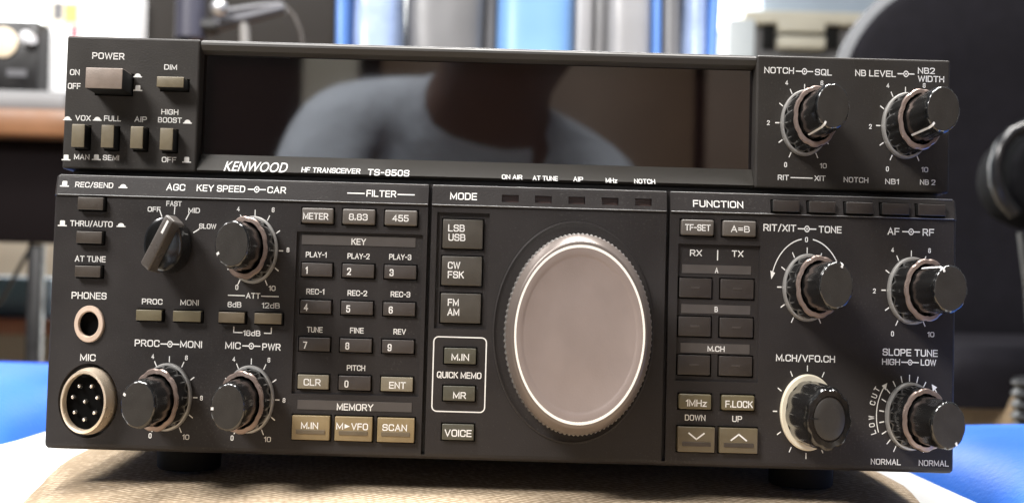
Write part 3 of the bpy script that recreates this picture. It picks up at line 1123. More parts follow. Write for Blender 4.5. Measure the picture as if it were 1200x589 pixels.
def build_dual(u, v, h, inner_a, outer_a, scale='ten'):
    """copies the first concentric knob and every piece of it"""
    global root_knob
    if root_knob is None:
        d = knob_meshes()
        o = link('concentric_knob', *(d['outer'][0], d['outer'][1]), RT, smooth=d['outer'][2])
        kids = {}
        for k, nm in (('flange', 'knob_flange'), ('ring', 'scalloped_ring'), ('inner', 'inner_knob'), ('cap', 'knob_face'), ('pointer', 'pointer_line')):
            kids[k] = link(nm, d[k][0], d[k][1], o, smooth=d[k][2])
        proto['o'], proto['kids'] = o, kids
        root_knob = o
    else:
        o = proto['o'].copy(); col.objects.link(o)
        kids = {}
        for k, c in proto['kids'].items():
            e = c.copy(); col.objects.link(e); e.parent = o; kids[k] = e
    o.location = L(u, v, h)
    o.scale = (SQ, 1, 1)
    for k in ('inner', 'cap', 'pointer'):
        kids[k].rotation_euler = (0, R(inner_a), 0)
    kids['ring'].rotation_euler = (0, R(outer_a), 0)
    if scale == 'ten':
        sb = scale_mesh(-150, 150, 11)
    elif scale == 'rit':
        sb = scale_mesh(-150, 150, 11)
    else:
        sb = scale_mesh(-150, 150, 19, 9.95, 11.9)
    s = link('dial_scale', sb, INK, RT)
    s.location = L(u, v, h)
    s.scale = (SQ, 1, 1)
    return o


for u, v, h, ia, oa, sc_, nm in ((-68.3, 5.8, 0, -118, 8, 'ten', 'KEY SPEED and CAR'), (-91.5, -37.15, 0, -62, 3, 'ten', 'PROC and MONI'),
                                 (-67.85, -37.15, 0, -95, 14, 'ten', 'MIC and PWR'), (91.6, 47.85, -4, -148, 20, 'ten', 'NOTCH and SQL'),
                                 (121.4, 47.85, -4, -138, 6, 'ten', 'NB LEVEL and WIDTH'), (91.95, -.65, 0, 20, 11, 'rit', 'RIT/XIT and TONE'),
                                 (122.15, -.7, 0, -28, 2, 'ten', 'AF and RF'), (122.1, -36.75, 0, 150, 17, 'slope', 'SLOPE TUNE')):
    build_dual(u, v, h, ia, oa, sc_)['label'] = 'two-piece black knob marked ' + nm

# channel knob with its cream ring
bm = bmesh.new()
add_lathe(bm, [(9.2, 1.5), (9.3, 3), (9.2, 8), (8.9, 15), (8.75, 18.2), (8.5, 19.4), (7.9, 20.0), (6.2, 20.1), (6.0, 19.8)], 120, lobes(9, .055, 0, 6, 2), close_top=True)
ch = link('channel_knob', bm, GLOSS, RT, smooth=40)
bm = bmesh.new()
add_lathe(bm, [(10.6, 0), (10.9, .6), (10.9, 1.6), (10.5, 2.0), (9.0, 2.0), (9.0, 1.0)], 80, close_top=False)
link('cream_ring', bm, CREAM, ch, smooth=30)
bm = bmesh.new()
add_lathe(bm, [(5.75, 19.4), (5.7, 20.05), (5.4, 20.2), (3, 20.22)], 64)
link('knob_face', bm, CAPM, ch, smooth=30)
bm = bmesh.new()
for r0, r1, h0, h1 in ((4.2, 6.9, 20.3, 20.3),):
    bm.faces.new([bm.verts.new((x * MM, -h * MM, z * MM)) for x, z, h in ((-r0, -.18, 20.26), (-r1, -.18, 20.16), (-r1, .18, 20.16), (-r0, .18, 20.26))])
link('pointer_line', bm, BLACK, ch)
ch.location = L(92.6, -36.4, 0)
ch.scale = (SQ, 1, 1)
s = link('dial_scale', scale_mesh(-180, 150, 12, 11.7, 13.4), INK, RT)
s.location = L(92.6, -36.4, 0)
s.scale = (SQ, 1, 1)

# bar knob of the four-way switch
bm = bmesh.new()
add_lathe(bm, [(7.9, .2), (8.0, 1.0), (7.9, 7.0), (7.5, 8.2), (6.4, 8.6)], 72)
agc = link('selector_knob', bm, GLOSS, RT, smooth=40)
bm = bmesh.new()
add_box(bm, Vector((-2.5, -14.0, -8.4)) * MM, Vector((2.5, -4, 8.6)) * MM, .8 * MM, 3)
for v in bm.verts:
    if v.co.y < -.010:
        v.co.x *= .80
        v.co.z *= .97
link('grip_bar', bm, mat('selector_bar', (0.075, 0.066, 0.060), .30, rvary=.06, vscale=200), agc, smooth=40).rotation_euler = (0, R(33), 0)
bm = bmesh.new()
bm.faces.new([bm.verts.new((x * MM, -14.06 * MM, z * MM)) for x, z in ((-.4, 3.2), (.4, 3.2), (.4, 7.4), (-.4, 7.4))])
bm.faces.new([bm.verts.new((x * MM, -h * MM, z * MM)) for x, z, h in ((-1.3, 7.75, 13.85), (1.3, 7.75, 13.85), (1.5, 8.4, 12.9), (-1.5, 8.4, 12.9))])  # white quad painting the bright reflection on the bar's end facet
link('pointer_line', bm, INK, agc).rotation_euler = (0, R(33), 0)
agc.location = L(-92.0, 6.3, 0)
agc.scale = (SQ, 1, 1)
s = link('dial_scale', scale_mesh(-28, 64, 4, 9.2, 11.8), INK, RT)
s.location = L(-92.0, 6.3, 0)
s.scale = (SQ, 1, 1)

# main tuning knob
bm = bmesh.new()
N = 104
def knurl(i, a):
    return 1 - (.020 * (0.5 + 0.5 * math.cos(N * a)) if 4 <= i <= 7 else 0)
add_lathe(bm, [(24.5, 0), (25.2, 3.0), (27.0, 3.6), (27.5, 4.2), (27.9, 5.0), (28.0, 8), (28.0, 12.5), (27.8, 15.6), (27.35, 16.4), (26.9, 17.2), (25.4, 19.6), (24.9, 19.95), (24.2, 20.0)],
          N * 6, knurl, close_top=False)
tun = link('tuning_knob', bm, [DIALSIDE, GRIP], RT, smooth=50)
for f in tun.data.polygons:
    if -f.center.y < .0160:
        f.material_index = 1
bm = bmesh.new()
add_lathe(bm, [(24.3, 19.8), (24.25, 20.06), (23.5, 20.06), (23.45, 19.8)], 160, close_top=False)
link('bright_line', bm, POLISHED, tun, smooth=30)
bm = bmesh.new()
add_lathe(bm, [(23.55, 19.7), (23.5, 20.0), (21.7, 19.95), (21.3, 19.8), (20.7, 19.68), (12, 19.6), (4, 19.58)], 160)
link('knob_face', bm, DIALFACE, tun, smooth=20)
tun.location = L(24.9, -15.65, 0)
tun.scale = (SQ, 1, 1)
bm = bmesh.new()
add_lathe(bm, [(32.1, 0.0), (32.0, .5), (31.6, .6), (31.2, .3), (30.0, .05), (26.0, .05)], 160, close_top=False)
s = link('knob_surround', bm, PANEL, RT, smooth=40)
s.location = L(24.9, -15.3, 0)
s.scale = (SQ, 1, 1)

# microphone socket
bm = bmesh.new()
add_lathe(bm, [(9.6, -3), (9.6, 1.6), (9.35, 2.0), (9.0, 4.7), (8.85, 5.1), (8.2, 5.2), (7.95, 4.9), (7.9, -1.5)], 80, close_top=False)
mic = link('microphone_socket', bm, CHROME, RT, smooth=40)
bm = bmesh.new()
add_lathe(bm, [(7.95, -1.0), (7.88, 2.6), (3, 2.62)], 64)
add_box(bm, Vector((-1.3, -4.8, 6.9)) * MM, Vector((1.3, 0, 8.2)) * MM, .3 * MM)
link('socket_insert', bm, BORE, mic, smooth=30)
for a, r in [(-28, 5.0), (28, 5.0), (-75, 4.9), (75, 4.9), (-128, 4.9), (128, 4.9), (180, 5.0), (0, .1)]:
    bm = bmesh.new()
    add_lathe(bm, [(.62, .4), (.62, 4.0), (.35, 4.5), (.1, 4.6)], 14)
    p = link('contact_pin', bm, PIN, mic, smooth=40)
    p.location = Vector((r * math.sin(R(a)), 0, r * math.cos(R(a)))) * MM
mic.location = L(-113.9, -38.9, 0)
mic.scale = (SQ * 1.0, 1, 1)

# headphone jack
bm = bmesh.new()
add_lathe(bm, [(5.35, -1.5), (5.3, .5), (5.1, .8), (3.8, .9), (3.55, .6), (3.5, -.5)], 64, close_top=False)
jack = link('headphone_jack', bm, GOLD, RT, smooth=40)
bm = bmesh.new()
add_lathe(bm, [(3.6, .0), (3.45, -.3), (3.3, -1.4)], 48)
link('jack_bore', bm, BORE, jack, smooth=30)
jack.location = L(-114.95, -16.85, 0)
jack.scale = (.80, 1, 1)

# ------------------------------------------------------------------ the chair the set stands on
SEATZ = -0.0635
BEIGE = weave('beige_mesh_cloth', (0.63, 0.505, 0.365), (0.31, 0.235, 0.155), 400, bump=.8, dist=.0009)
BLUE = mat('blue_leatherette', (0.026, 0.125, 0.52), 0.45, vary=0.12, vscale=14, bump=0.35, bscale=500, rvary=0.08)
PALEBLUE = mat('pale_blue_leatherette', (0.15, 0.30, 0.58), 0.42, vary=0.06, vscale=12, bump=0.3, bscale=500, rvary=0.08)
WHITEL = mat('white_leatherette', (0.62, 0.62, 0.61), 0.5, vary=0.05, vscale=25, bump=0.4, bscale=350)
LIGHTL = mat('light_grey_leatherette', (0.27, 0.27, 0.28), 0.42, vary=0.08, vscale=14, bump=0.3, bscale=450, rvary=0.08)
GREYL = mat('grey_leatherette', (0.125, 0.125, 0.13), 0.42, vary=0.08, vscale=14, bump=0.3, bscale=450, rvary=0.08)
FOLDW = mat('bolster_sheen_leatherette', (0.24, 0.31, 0.48), 0.3, vary=0.15, vscale=20, bump=0.4, bscale=120, rvary=0.1)  # bolster blue mixed whiter, so the colour carries the fold highlights
HAZEB = mat('hazed_blue_leatherette', (0.085, 0.20, 0.52), 0.4, vary=0.12, vscale=14, bump=0.3, bscale=400)  # seat blue paled to put haze into the backrest's edges
DARKSEAM = mat('dark_seam', (0.05, 0.05, 0.055), 0.7)


def pad(bm, x0, x1, y0, y1, z0, z1, r, crown=0.0, nx=28, ny=28, wob=0.0, ex=2.6):
    """an upholstered pad: rounded box whose top swells in the middle"""
    cx, cy = (x0 + x1) / 2, (y0 + y1) / 2
    hx, hy = (x1 - x0) / 2, (y1 - y0) / 2
    top, bot = {}, {}
    for i in range(nx + 1):
        for j in range(ny + 1):
            a, b = -1 + 2 * i / nx, -1 + 2 * j / ny
            a, b = math.sin(a * math.pi / 2), math.sin(b * math.pi / 2)
            x, y = cx + a * hx, cy + b * hy
            dx, dy = hx - abs(x - cx), hy - abs(y - cy)
            e = 1.0
            for dd in (dx, dy):
                if dd < r:
                    e *= max(0.0, 1 - ((r - dd) / r) ** ex) ** (1 / ex)
            z = z1 - r + r * e + crown * (1 - a * a) * (1 - b * b)
            if wob:
                z += wob * noise.noise(Vector((x * 9, y * 9, z1 * 5)))
            top[i, j] = bm.verts.new((x, y, z))
            bot[i, j] = bm.verts.new((x, y, z0)) if i in (0, nx) or j in (0, ny) else None
    fs = []
    for i in range(nx):
        for j in range(ny):
            fs.append(bm.faces.new((top[i, j], top[i + 1, j], top[i + 1, j + 1], top[i, j + 1])))
    for i in range(nx):
        for j in (0, ny):
            fs.append(bm.faces.new((top[i, j], top[i + 1, j], bot[i + 1, j], bot[i, j])))
    for j in range(ny):
        for i in (0, nx):
            fs.append(bm.faces.new((top[i, j], top[i, j + 1], bot[i, j + 1], bot[i, j])))
    fs.append(bm.faces.new([bot[i, 0] for i in range(nx + 1)] + [bot[nx, j] for j in range(1, ny + 1)] +
                           [bot[i, ny] for i in range(nx - 1, -1, -1)] + [bot[0, j] for j in range(ny - 1, 0, -1)]))
    bmesh.ops.recalc_face_normals(bm, faces=fs)


chair = empty('gaming_chair', (0, 0.2, -0.55))
tag(chair, 'blue, grey and white leatherette chair with a beige mesh seat carrying the radio', 'chair')


def cpart(name, bm, m, smooth=60, parent=None):
    """build in world metres, then hang it on the chair"""
    o = link(name, bm, m, chair, smooth=smooth)
    o.location = -chair.location
    return centre_origin(o)


bm = bmesh.new()
pad(bm, -0.147, 0.148, -0.125, 0.42, -0.15, SEATZ - .0012, 0.042, 0.0028, 60, 60)
for v in bm.verts:                              # the seat widens behind its rounded front corners
    t = min(1, max(0, (v.co.y + .02) / .075))
    v.co.x *= 1 + (.17 if v.co.x < 0 else .13) * t * t * (3 - 2 * t)
cpart('seat_cushion', bm, BEIGE)
for x0, x1 in ((-0.190, -0.124), (0.126, 0.168)):
    bm = bmesh.new()
    pad(bm, x0, x1, -0.13, 0.44, -0.16, SEATZ - .004, 0.016, 0.003, 16, 50, .003)
    cpart('side_strip', bm, WHITEL)
for x0, x1, zt, y0 in ((-0.320, -0.166, -0.051, 0.055), (0.151, 0.320, -0.0545, -0.11)):
    bm = bmesh.new()
    pad(bm, x0, x1, y0, 0.22 if x0 < 0 else 0.15, -0.17, zt, 0.035, 0.006, 40, 50, .004)
    cpart('seat_bolster', bm, BLUE)
    bm = bmesh.new()
    cx = x0 + .02 if x0 > 0 else x1 - .02
bm = bmesh.new()
for k in range(1):
    pts = [Vector((x, .2205 - .006 * ((x + .24) / .08) ** 2, -.0535)) for x in [-.33 + i * .012 for i in range(14)]]
    n_ = 10
    rings = [[bm.verts.new(p + Vector((0, .0045 * math.cos(2 * math.pi * j / n_), .0045 * math.sin(2 * math.pi * j / n_)))) for j in range(n_)] for p in pts]
    for q_, s_ in zip(rings, rings[1:]):
        for j in range(n_):
            bm.faces.new((q_[j], q_[(j + 1) % n_], s_[(j + 1) % n_], s_[j]))
cpart('bolster_piping', bm, mat('deep_blue_piping', (0.010, 0.055, 0.36), .45))
# backrest: upright pads side by side
BY = 0.62
def upright(name, x0, x1, y, z0, z1, m, bulge, r=.012, lean=0.10, dx=0.0):
    bm = bmesh.new()
    nx, nz = 14, 26
    fr, bk = {}, {}
    for i in range(nx + 1):
        for j in range(nz + 1):
            a, c = -1 + 2 * i / nx, j / nz
            z = z0 + (z1 - z0) * c
            w = 1 + .10 * math.sin(c * 4.2 + x0 * 5)
            x = (x0 + x1) / 2 + a * (x1 - x0) / 2 + dx * math.sin(c * 5.5)
            e = max(0.0, 1 - abs(a) ** 3.2) ** (1 / 2.4)
            yy = y + (z - z0) * lean - bulge * e + (.010 if m is FOLDW else .004) * noise.noise(Vector((x * 22, z * 16, x0 * 9)))
            fr[i, j] = bm.verts.new((x, yy, z))
            bk[i, j] = bm.verts.new((x, y + (z - z0) * lean + .05, z))
    for i in range(nx):
        for j in range(nz):
            bm.faces.new((fr[i, j], fr[i + 1, j], fr[i + 1, j + 1], fr[i, j + 1]))
            bm.faces.new((bk[i, j], bk[i, j + 1], bk[i + 1, j + 1], bk[i + 1, j]))
    for j in range(nz):
        for i in (0, nx):
            bm.faces.new((fr[i, j], fr[i, j + 1], bk[i, j + 1], bk[i, j]))
    for i in range(nx):
        for j in (0, nz):
            bm.faces.new((fr[i, j], fr[i + 1, j], bk[i + 1, j], bk[i, j]))
    bmesh.ops.recalc_face_normals(bm, faces=bm.faces)
    return cpart(name, bm, m, 70)


kpx = 0.935 / 1214.6            # metres per photo pixel at the backrest
X = lambda px: (px - 573) * kpx
zb, zt = -0.10, 0.44
upright('back_bolster', X(385), X(404), BY, zb, zt, HAZEB, .030, dx=.004)
upright('back_bolster_face', X(402), X(462), BY + .006, zb, zt, FOLDW, .030, dx=.004)
upright('back_panel', X(464), X(560), BY + .016, zb, zt, GREYL, .020)
upright('seam_strip', X(559), X(575), BY + .020, zb, zt, DARKSEAM, .010)
upright('centre_panel', X(574), X(667), BY + .014, zb, zt, PALEBLUE, .022)
upright('back_panel', X(666), X(692), BY + .018, zb, zt, LIGHTL, .012)
upright('seam_strip', X(691), X(709), BY + .022, zb, zt, GREYL, .010)
upright('back_panel', X(708), X(762), BY + .016, zb, zt, LIGHTL, .016)
upright('back_piping', X(760), X(772), BY + .010, zb, zt, HAZEB, .014)
upright('back_panel', X(771), X(796), BY + .010, zb, zt, GREYL, .018)
upright('back_bolster_face', X(794), X(822), BY + .004, zb, zt, FOLDW, .030, dx=-.005)
upright('back_bolster', X(818), X(833), BY, zb, zt, HAZEB, .028, dx=-.006)
bm = bmesh.new()
add_box(bm, (-.05, .15, -.42), (.05, .25, -.15), .01)
add_box(bm, (-.22, .17, -.53), (.22, .23, -.46), .012)
add_box(bm, (-.03, -.03, -.53), (.03, .43, -.462), .012)
cpart('pedestal_base', bm, BLACK)

# ------------------------------------------------------------------ the room behind
bm = bmesh.new()
for x0, x1, y0, y1 in ((-5, 5, -3.4, 4.5),):
    bm.faces.new([bm.verts.new(p) for p in ((x0, y0, -.55), (x1, y0, -.55), (x1, y1, -.55), (x0, y1, -.55))])
tag(link('floor', bm, weave('beige_carpet', (0.42, 0.34, 0.24), (0.30, 0.24, 0.17), 160, bump=.3)), kind='structure')
bm = bmesh.new()
add_box(bm, (-5, 4.5, -.55), (5, 4.6, 2.3))
WALL = mat('white_wall_paint', (0.80, 0.80, 0.78), 0.8, vary=.03, vscale=6, bump=.2, bscale=200)
tag(link('back_wall', bm, WALL), 'plain white wall at the far end of the room behind the chairs', 'wall')


def at(px, py, D):
    """a point of the room D metres in front of the camera that is seen at a photo position"""
    x, y = (px - 573) / 1214.6, -(py - 324) / 1214.6
    p = Vector((0, -.3, 0)) + (cr * x + cu * y + Vector((0, 1, 0))) * D
    return p


WOOD = mat('orange_brown_wood', (0.215, 0.100, 0.045), 0.45, vary=.18, vscale=18, rvary=.1)
GREYSLAB = mat('grey_laminate', (0.20, 0.20, 0.205), 0.5, vary=.05, vscale=30)
DARKB = mat('dark_brown_board', (0.006, 0.004, 0.0045), 0.85, spec=.1)
BLKPL = mat('black_plastic', (0.010, 0.010, 0.011), 0.4, rvary=.1, vscale=40)
SILVER = mat('silver_metal', (0.72, 0.73, 0.76), 0.3, metal=.8, rvary=.08, vscale=60)

# desk on the left
p = at(60, 128, 1.2)
zt = p.z
desk = empty('wooden_desk', (-0.62, 1.25, -.55))
tag(desk, 'dark desk with an orange brown wooden edge at the left, behind the radio', 'desk')
def dpart(name, a, b, m, bev=.003, par=None, root=None):
    root = root or desk
    bm = bmesh.new(); add_box(bm, a, b, bev)
    o = link(name, bm, m, root, smooth=40); o.location = -Vector(root.location)
    return centre_origin(o)
dpart('desk_top', (-1.5, .90, zt - .031), (-.12, 1.7, zt), WOOD, .004)
dpart('drawer_front', (-1.49, .93, at(60, 285, 1.23).z), (-.13, .96, zt - .033), DARKB)
dpart('side_panel', (-.16, .97, -.55), (-.13, 1.68, zt - .034), DARKB)
lx = at(48, 300, 1.26).x
dpart('desk_leg', (lx - .008, .94, -.55), (lx + .008, .956, at(60, 285, 1.23).z - .001), BLKPL, .002)
dpart('desk_leg', (-1.47, .94, -.55), (-1.44, .97, at(60, 285, 1.23).z - .001), BLKPL, .002)
bm = bmesh.new()
add_box(bm, (-1.2, .915, zt + .0005), (at(82, 0, 1.22).x, 1.30, zt + .021), .004)
add_box(bm, (-1.2, .93, zt + .021), (at(84, 0, 1.22).x - .01, 1.28, zt + .026), .002)
slab = link('equipment_shelf', bm, GREYSLAB, smooth=40)
tag(slab, 'grey equipment shelf lying on the wooden desk top', 'shelf')
slab = centre_origin(slab)

# black device with a pale dial and a silver knob, on the shelf
x1, z0, z1 = at(47, 0, 1.25).x, zt + .0265, at(30, 24, 1.25).z
dev = empty('black_receiver', (x1 - .12, 1.1, z0))
tag(dev, 'black receiver with a pale round dial and one silver knob standing on the grey shelf', 'receiver')
o = dpart('receiver_body', (x1 - .30, .95, z0), (x1, 1.2, z1), BLKPL, .004, root=dev)
def disc(name, c, r, t, m, root):
    bm = bmesh.new()
    add_lathe(bm, [(r, 0), (r, t * .7), (r * .85, t), (r * .2, t * 1.02)], 40)
    o = link(name, bm, m, root, smooth=40)
    for v in o.data.vertices:
        v.co /= 1
    o.location = Vector(c) - Vector(root.location)
    return o
c = at(4, 50, 1.25); disc('round_dial', (c.x, .9495, c.z), 18, 3, mat('pale_dial_face', (.74, .62, .46), .5), dev)
c = at(35, 47, 1.25); disc('silver_knob', (c.x, .9495, c.z), 9, 14, SILVER, dev)
bm = bmesh.new()
add_box(bm, (-.012, -.0015, -.0045), (.012, .001, .0045), .0005)
o = link('grey_badge', bm, mat('grey_badge', (.10, .10, .11), .5), dev)
c = at(20, 86, 1.25); o.location = Vector((c.x, .9495, c.z)) - dev.location

# white carton beside it
bx0, bx1 = at(49, 0, 1.27).x, at(160, 0, 1.27).x
ct = empty('white_carton', ((bx0 + bx1) / 2, 1.05, zt))
tag(ct, 'white carton with yellow, grey and red print between the black receiver and screen', 'carton')
dpart('carton_body', (bx0, .98, zt + .001), (bx1, 1.12, at(60, -12, 1.28).z), mat('white_card', (.87, .88, .89), .6, vary=.03, vscale=20), .003, root=ct)
for nm, xa, xb, ya, yb, c in (('cream_print', 52, 98, 4, 30, (.80, .74, .62)), ('grey_print', 63, 74, 4, 23, (.17, .17, .18)),
                              ('yellow_print', 76, 91, 6, 26, (.62, .46, .16)), ('red_print', 84, 91, 31, 44, (.72, .10, .14))):
    a, b = at(xa, yb, 1.28), at(xb, ya, 1.28)
    th = .0006 if nm == 'cream_print' else .0011
    dpart(nm, (a.x, .98 - th, a.z), (b.x, .9798, b.z), mat(nm, c, .7, vary=.15, vscale=90), 0, root=ct)

# black screen seen from behind
sx0, sx1 = at(112, 0, 1.32).x, at(396, 0, 1.32).x
mon = empty('black_screen', ((sx0 + sx1) / 2, 1.05, zt))
tag(mon, 'back of a large black screen standing on the desk behind the radio', 'screen')
dpart('screen_shell', (sx0, 1.01, zt + .035), (sx1, 1.05, zt + .42), mat('screen_shell', (.022, .019, .0165), .6, spec=.25, bump=.2, bscale=700, vary=.06, vscale=12), .012, root=mon)
dpart('screen_stand', (-.40, 1.052, zt + .001), (-.30, 1.075, zt + .2), BLKPL, .004, root=mon)
dpart('stand_foot', (-.45, 1.0, zt + .0005), (-.25, 1.16, zt + .012), BLKPL, .003, root=mon)

# jointed arm with a microphone in front of the screen
def tube(bm, pts, r, seg=14, r1=None):
    pts = [Vector(p) for p in pts]
    rings = []
    n = len(pts)
    for i, p in enumerate(pts):
        t = (pts[min(i + 1, n - 1)] - pts[max(i - 1, 0)]).normalized()
        a = t.orthogonal().normalized() if i == 0 else (rings_a - t * rings_a.dot(t)).normalized()
        rings_a = a
        b = t.cross(a)
        rr = r if r1 is None else r + (r1 - r) * i / (n - 1)
        rings.append([bm.verts.new(p + (a * math.cos(2 * math.pi * k / seg) + b * math.sin(2 * math.pi * k / seg)) * rr) for k in range(seg)])
    fs = []
    for q, s in zip(rings, rings[1:]):
        for k in range(seg):
            fs.append(bm.faces.new((q[k], q[(k + 1) % seg], s[(k + 1) % seg], s[k])))
    fs += [bm.faces.new(rings[0][::-1]), bm.faces.new(rings[-1])]
    bmesh.ops.recalc_face_normals(bm, faces=fs)


DM = 1.16
arm = empty('jointed_arm', at(285, 48, DM))
tag(arm, 'jointed grey arm with silver joint holding a dark microphone before the black screen', 'microphone arm')
def apart(name, bm, m):
    o = link(name, bm, m, arm, smooth=50); o.location = -Vector(arm.location)
    return centre_origin(o)
DGREY = mat('dark_violet_plastic', (.05, .05, .072), .45)
bm = bmesh.new(); tube(bm, [at(223, 46, DM), at(223, 40, DM), at(224, 4, DM), at(224, -30, DM)], .017, 24)
apart('microphone_body', bm, DGREY)
bm = bmesh.new(); tube(bm, [at(214, 52, DM), at(216, 30, DM), at(255, 32, DM)], .010, 16)
apart('lower_bracket', bm, BLKPL)
bm = bmesh.new()
bmesh.ops.create_uvsphere(bm, u_segments=24, v_segments=14, radius=.0095, matrix=Matrix.Translation(at(257, 9, DM - .02)))
apart('silver_joint', bm, SILVER)
bm = bmesh.new(); tube(bm, [at(250, 30, DM), at(290, 21, DM), at(334, 10, DM)], .0085, 16, .006)
apart('arm_tube', bm, mat('grey_tube', (.085, .085, .095), .4, metal=.4))
bm = bmesh.new(); tube(bm, [at(262, 14, DM), at(300, 8, DM), at(330, 6, DM)], .004, 12)
apart('arm_rod', bm, mat('grey_rod', (.14, .14, .15), .35, metal=.6))
bm = bmesh.new(); tube(bm, [at(286, 22, DM), at(287, 46, DM), at(288, 70, DM), at(289, 110, DM)], .0055, 14)
apart('arm_post', bm, mat('pale_post', (.24, .23, .22), .4))
bm = bmesh.new(); tube(bm, [at(333, 7, DM), at(344, 18, DM), at(352, 36, DM), at(356, 60, DM), at(357, 100, DM)], .0018, 10)
apart('arm_cable', bm, mat('thin_grey_cable', (.06, .05, .045), .5))

# under the desk: hanging cable, cabinet and blue box
bm = bmesh.new(); tube(bm, [at(40, 270, 1.28), at(36, 290, 1.28), at(18, 322, 1.28), at(4, 348, 1.28), at(-12, 368, 1.28), at(-30, 372, 1.28)], .0026, 10)
tag(centre_origin(link('hanging_cable', bm, BLKPL, smooth=60)), 'thin dark cable hanging under the wooden desk at the left', 'cable')
cz = at(30, 374, 1.75).z
cab = empty('low_cabinet', (-.95, 1.6, -.55))
tag(cab, 'low grey cabinet with a reddish brown top under the desk', 'cabinet')
dpart('cabinet_body', (-1.5, 1.46, -.55), (-.55, 1.75, cz - .026), mat('grey_brown_board', (.30, .285, .25), .6, vary=.08, vscale=20), .003, root=cab)
dpart('cabinet_top', (-1.52, 1.44, cz - .026), (-.53, 1.77, cz), mat('reddish_wood', (.20, .09, .06), .5, vary=.15, vscale=25), .003, root=cab)
bm = bmesh.new()
q0, q1 = at(-60, 324, 1.8), at(57, 326, 1.8)
add_box(bm, (q0.x, 1.5, cz + .0005), (q1.x, 1.68, q1.z), .006)
bx = centre_origin(link('storage_box', bm, mat('dull_blue_plastic', (.10, .20, .30), .5, vary=.06, vscale=20), smooth=40))
tag(bx, 'dull blue storage box on the low cabinet under the desk', 'box')
bm = bmesh.new()
add_box(bm, (-3, 2.05, -.55), (-.5, 2.09, .12))
tag(centre_origin(link('cream_partition', bm, mat('cream_board', (.52, .47, .38), .7, vary=.05, vscale=8))), 'cream board partition standing behind the low cabinet under the desk', 'partition')

# shelf unit on the right with pale drawers
sx0, sx1 = at(876, 0, 2.3).x, at(1120, 0, 2.3).x
st = at(900, 12, 2.285).z
su = empty('shelf_unit', ((sx0 + sx1) / 2, 2.2, -.55))
tag(su, 'dark grey shelf unit with cream top and two cream drawers behind the radio', 'shelf unit')
CREAMW = mat('cream_laminate', (.66, .63, .52), .5, vary=.04, vscale=10)
dpart('unit_body', (sx0, 2.01, -.55), (sx1, 2.4, st - .028), mat('grey_unit', (.115, .112, .112), .55, vary=.1, vscale=6), .004, root=su)
dpart('unit_top', (sx0 - .01, 1.985, st - .027), (sx1 + .02, 2.42, st), CREAMW, .004, root=su)
for y0, y1 in ((26, 37), (43.5, 56)):
    a, b = at(912, y1, 2.29), at(967, y0, 2.29)
    dpart('cream_drawer', (a.x, 1.985, a.z), (b.x, 2.012, b.z), CREAMW, .003, root=su)
for y0, y1 in ((26, 56),):
    for xa, xb in ((895, 910), (969, 985)):
        a, b = at(xa, y1, 2.29), at(xb, y0, 2.29)
        dpart('dark_slot', (a.x, 2.0, a.z), (b.x, 2.0115, b.z), BLACK, .001, root=su)
bm = bmesh.new()
a, b = at(886, 5, 2.4), at(1060, -30, 2.4)
add_box(bm, (a.x, 2.05, st + .0005), (b.x, 2.35, st + .10), .01)
tag(centre_origin(link('printer_box', bm, mat('pale_blue_grey_case', (.42, .50, .60), .45, vary=.05, vscale=8), smooth=40)), 'pale blue grey case lying on the cream top of the shelf unit', 'case')
bm = bmesh.new()
a, b = at(853, 70, 2.0), at(886, 22, 2.0)
add_box(bm, (a.x, 1.7, -.55), (b.x, 1.95, b.z), .006)
tag(centre_origin(link('pale_pedestal', bm, mat('pale_grey_board', (.55, .60, .62), .5, vary=.04, vscale=9), smooth=40)), 'pale grey pedestal cabinet between the gaming chair and the shelf unit', 'cabinet')

# black office chair on the right
OD = 1.12
FAB = mat('charcoal_fabric', (.0062, .0056, .0080), .8, spec=.12, vary=.16, vscale=70, bump=.5, bscale=420)
EDGE = mat('lit_edge_grey', (.15, .155, .165), .4)
oc = empty('office_chair', (at(1140, 0, OD).x, .95, -.55))
tag(oc, 'black fabric office chair with a rounded back and painted pale lit edge at the right', 'chair')
def opart(name, bm, m, sm=45):
    o = link(name, bm, m, oc, smooth=sm); o.location = -Vector(oc.location)
    return centre_origin(o)
k = OD / 1214.6
c0 = at(1140, 200, OD)
def backshape(grow, y0, y1):
    """rounded upright slab outline in metres"""
    x0, x1, zl, zh, r = c0.x - 160 * k - grow, c0.x + 230 * k + grow, c0.z - 235 * k - grow, c0.z + 226 * k + grow, 150 * k
    pts = []
    for cx, cz_, a0 in ((x1 - r, zh - r, 0), (x0 + r, zh - r, 90), (x0 + .3 * r, zl + .3 * r, 180), (x1 - .3 * r, zl + .3 * r, 270)):
        rr = r if a0 < 180 else .3 * r
        for a in range(0, 91, 6):
            pts.append((cx + rr * math.cos(R(a0 + a)), cz_ + rr * math.sin(R(a0 + a))))
    bm = bmesh.new()
    cxm = sum(p[0] for p in pts) / len(pts); czm = sum(p[1] for p in pts) / len(pts)
    rings = []
    for s, y in ((.0, y1), (1.0, y1), (1.0, y0 + .012), (.985, y0 + .003), (.95, y0), (.6, y0 + .004), (.2, y0 + .008)):
        rings.append([bm.verts.new((cxm + (x - cxm) * s, y, czm + (z - czm) * s)) for x, z in pts] if s else None)
    rings = [r_ for r_ in rings if r_]
    n = len(pts)
    for q, s in zip(rings, rings[1:]):
        for i in range(n):
            bm.faces.new((q[i], q[(i + 1) % n], s[(i + 1) % n], s[i]))
    bm.faces.new(rings[0]); bm.faces.new(rings[-1])
    bmesh.ops.recalc_face_normals(bm, faces=bm.faces)
    return bm
opart('backrest', backshape(0, OD - .32, OD - .296), FAB)
opart('lit_edge_rim', backshape(.0075, OD - .308, OD - .298), EDGE)  # added paler slab for the back's side catching light
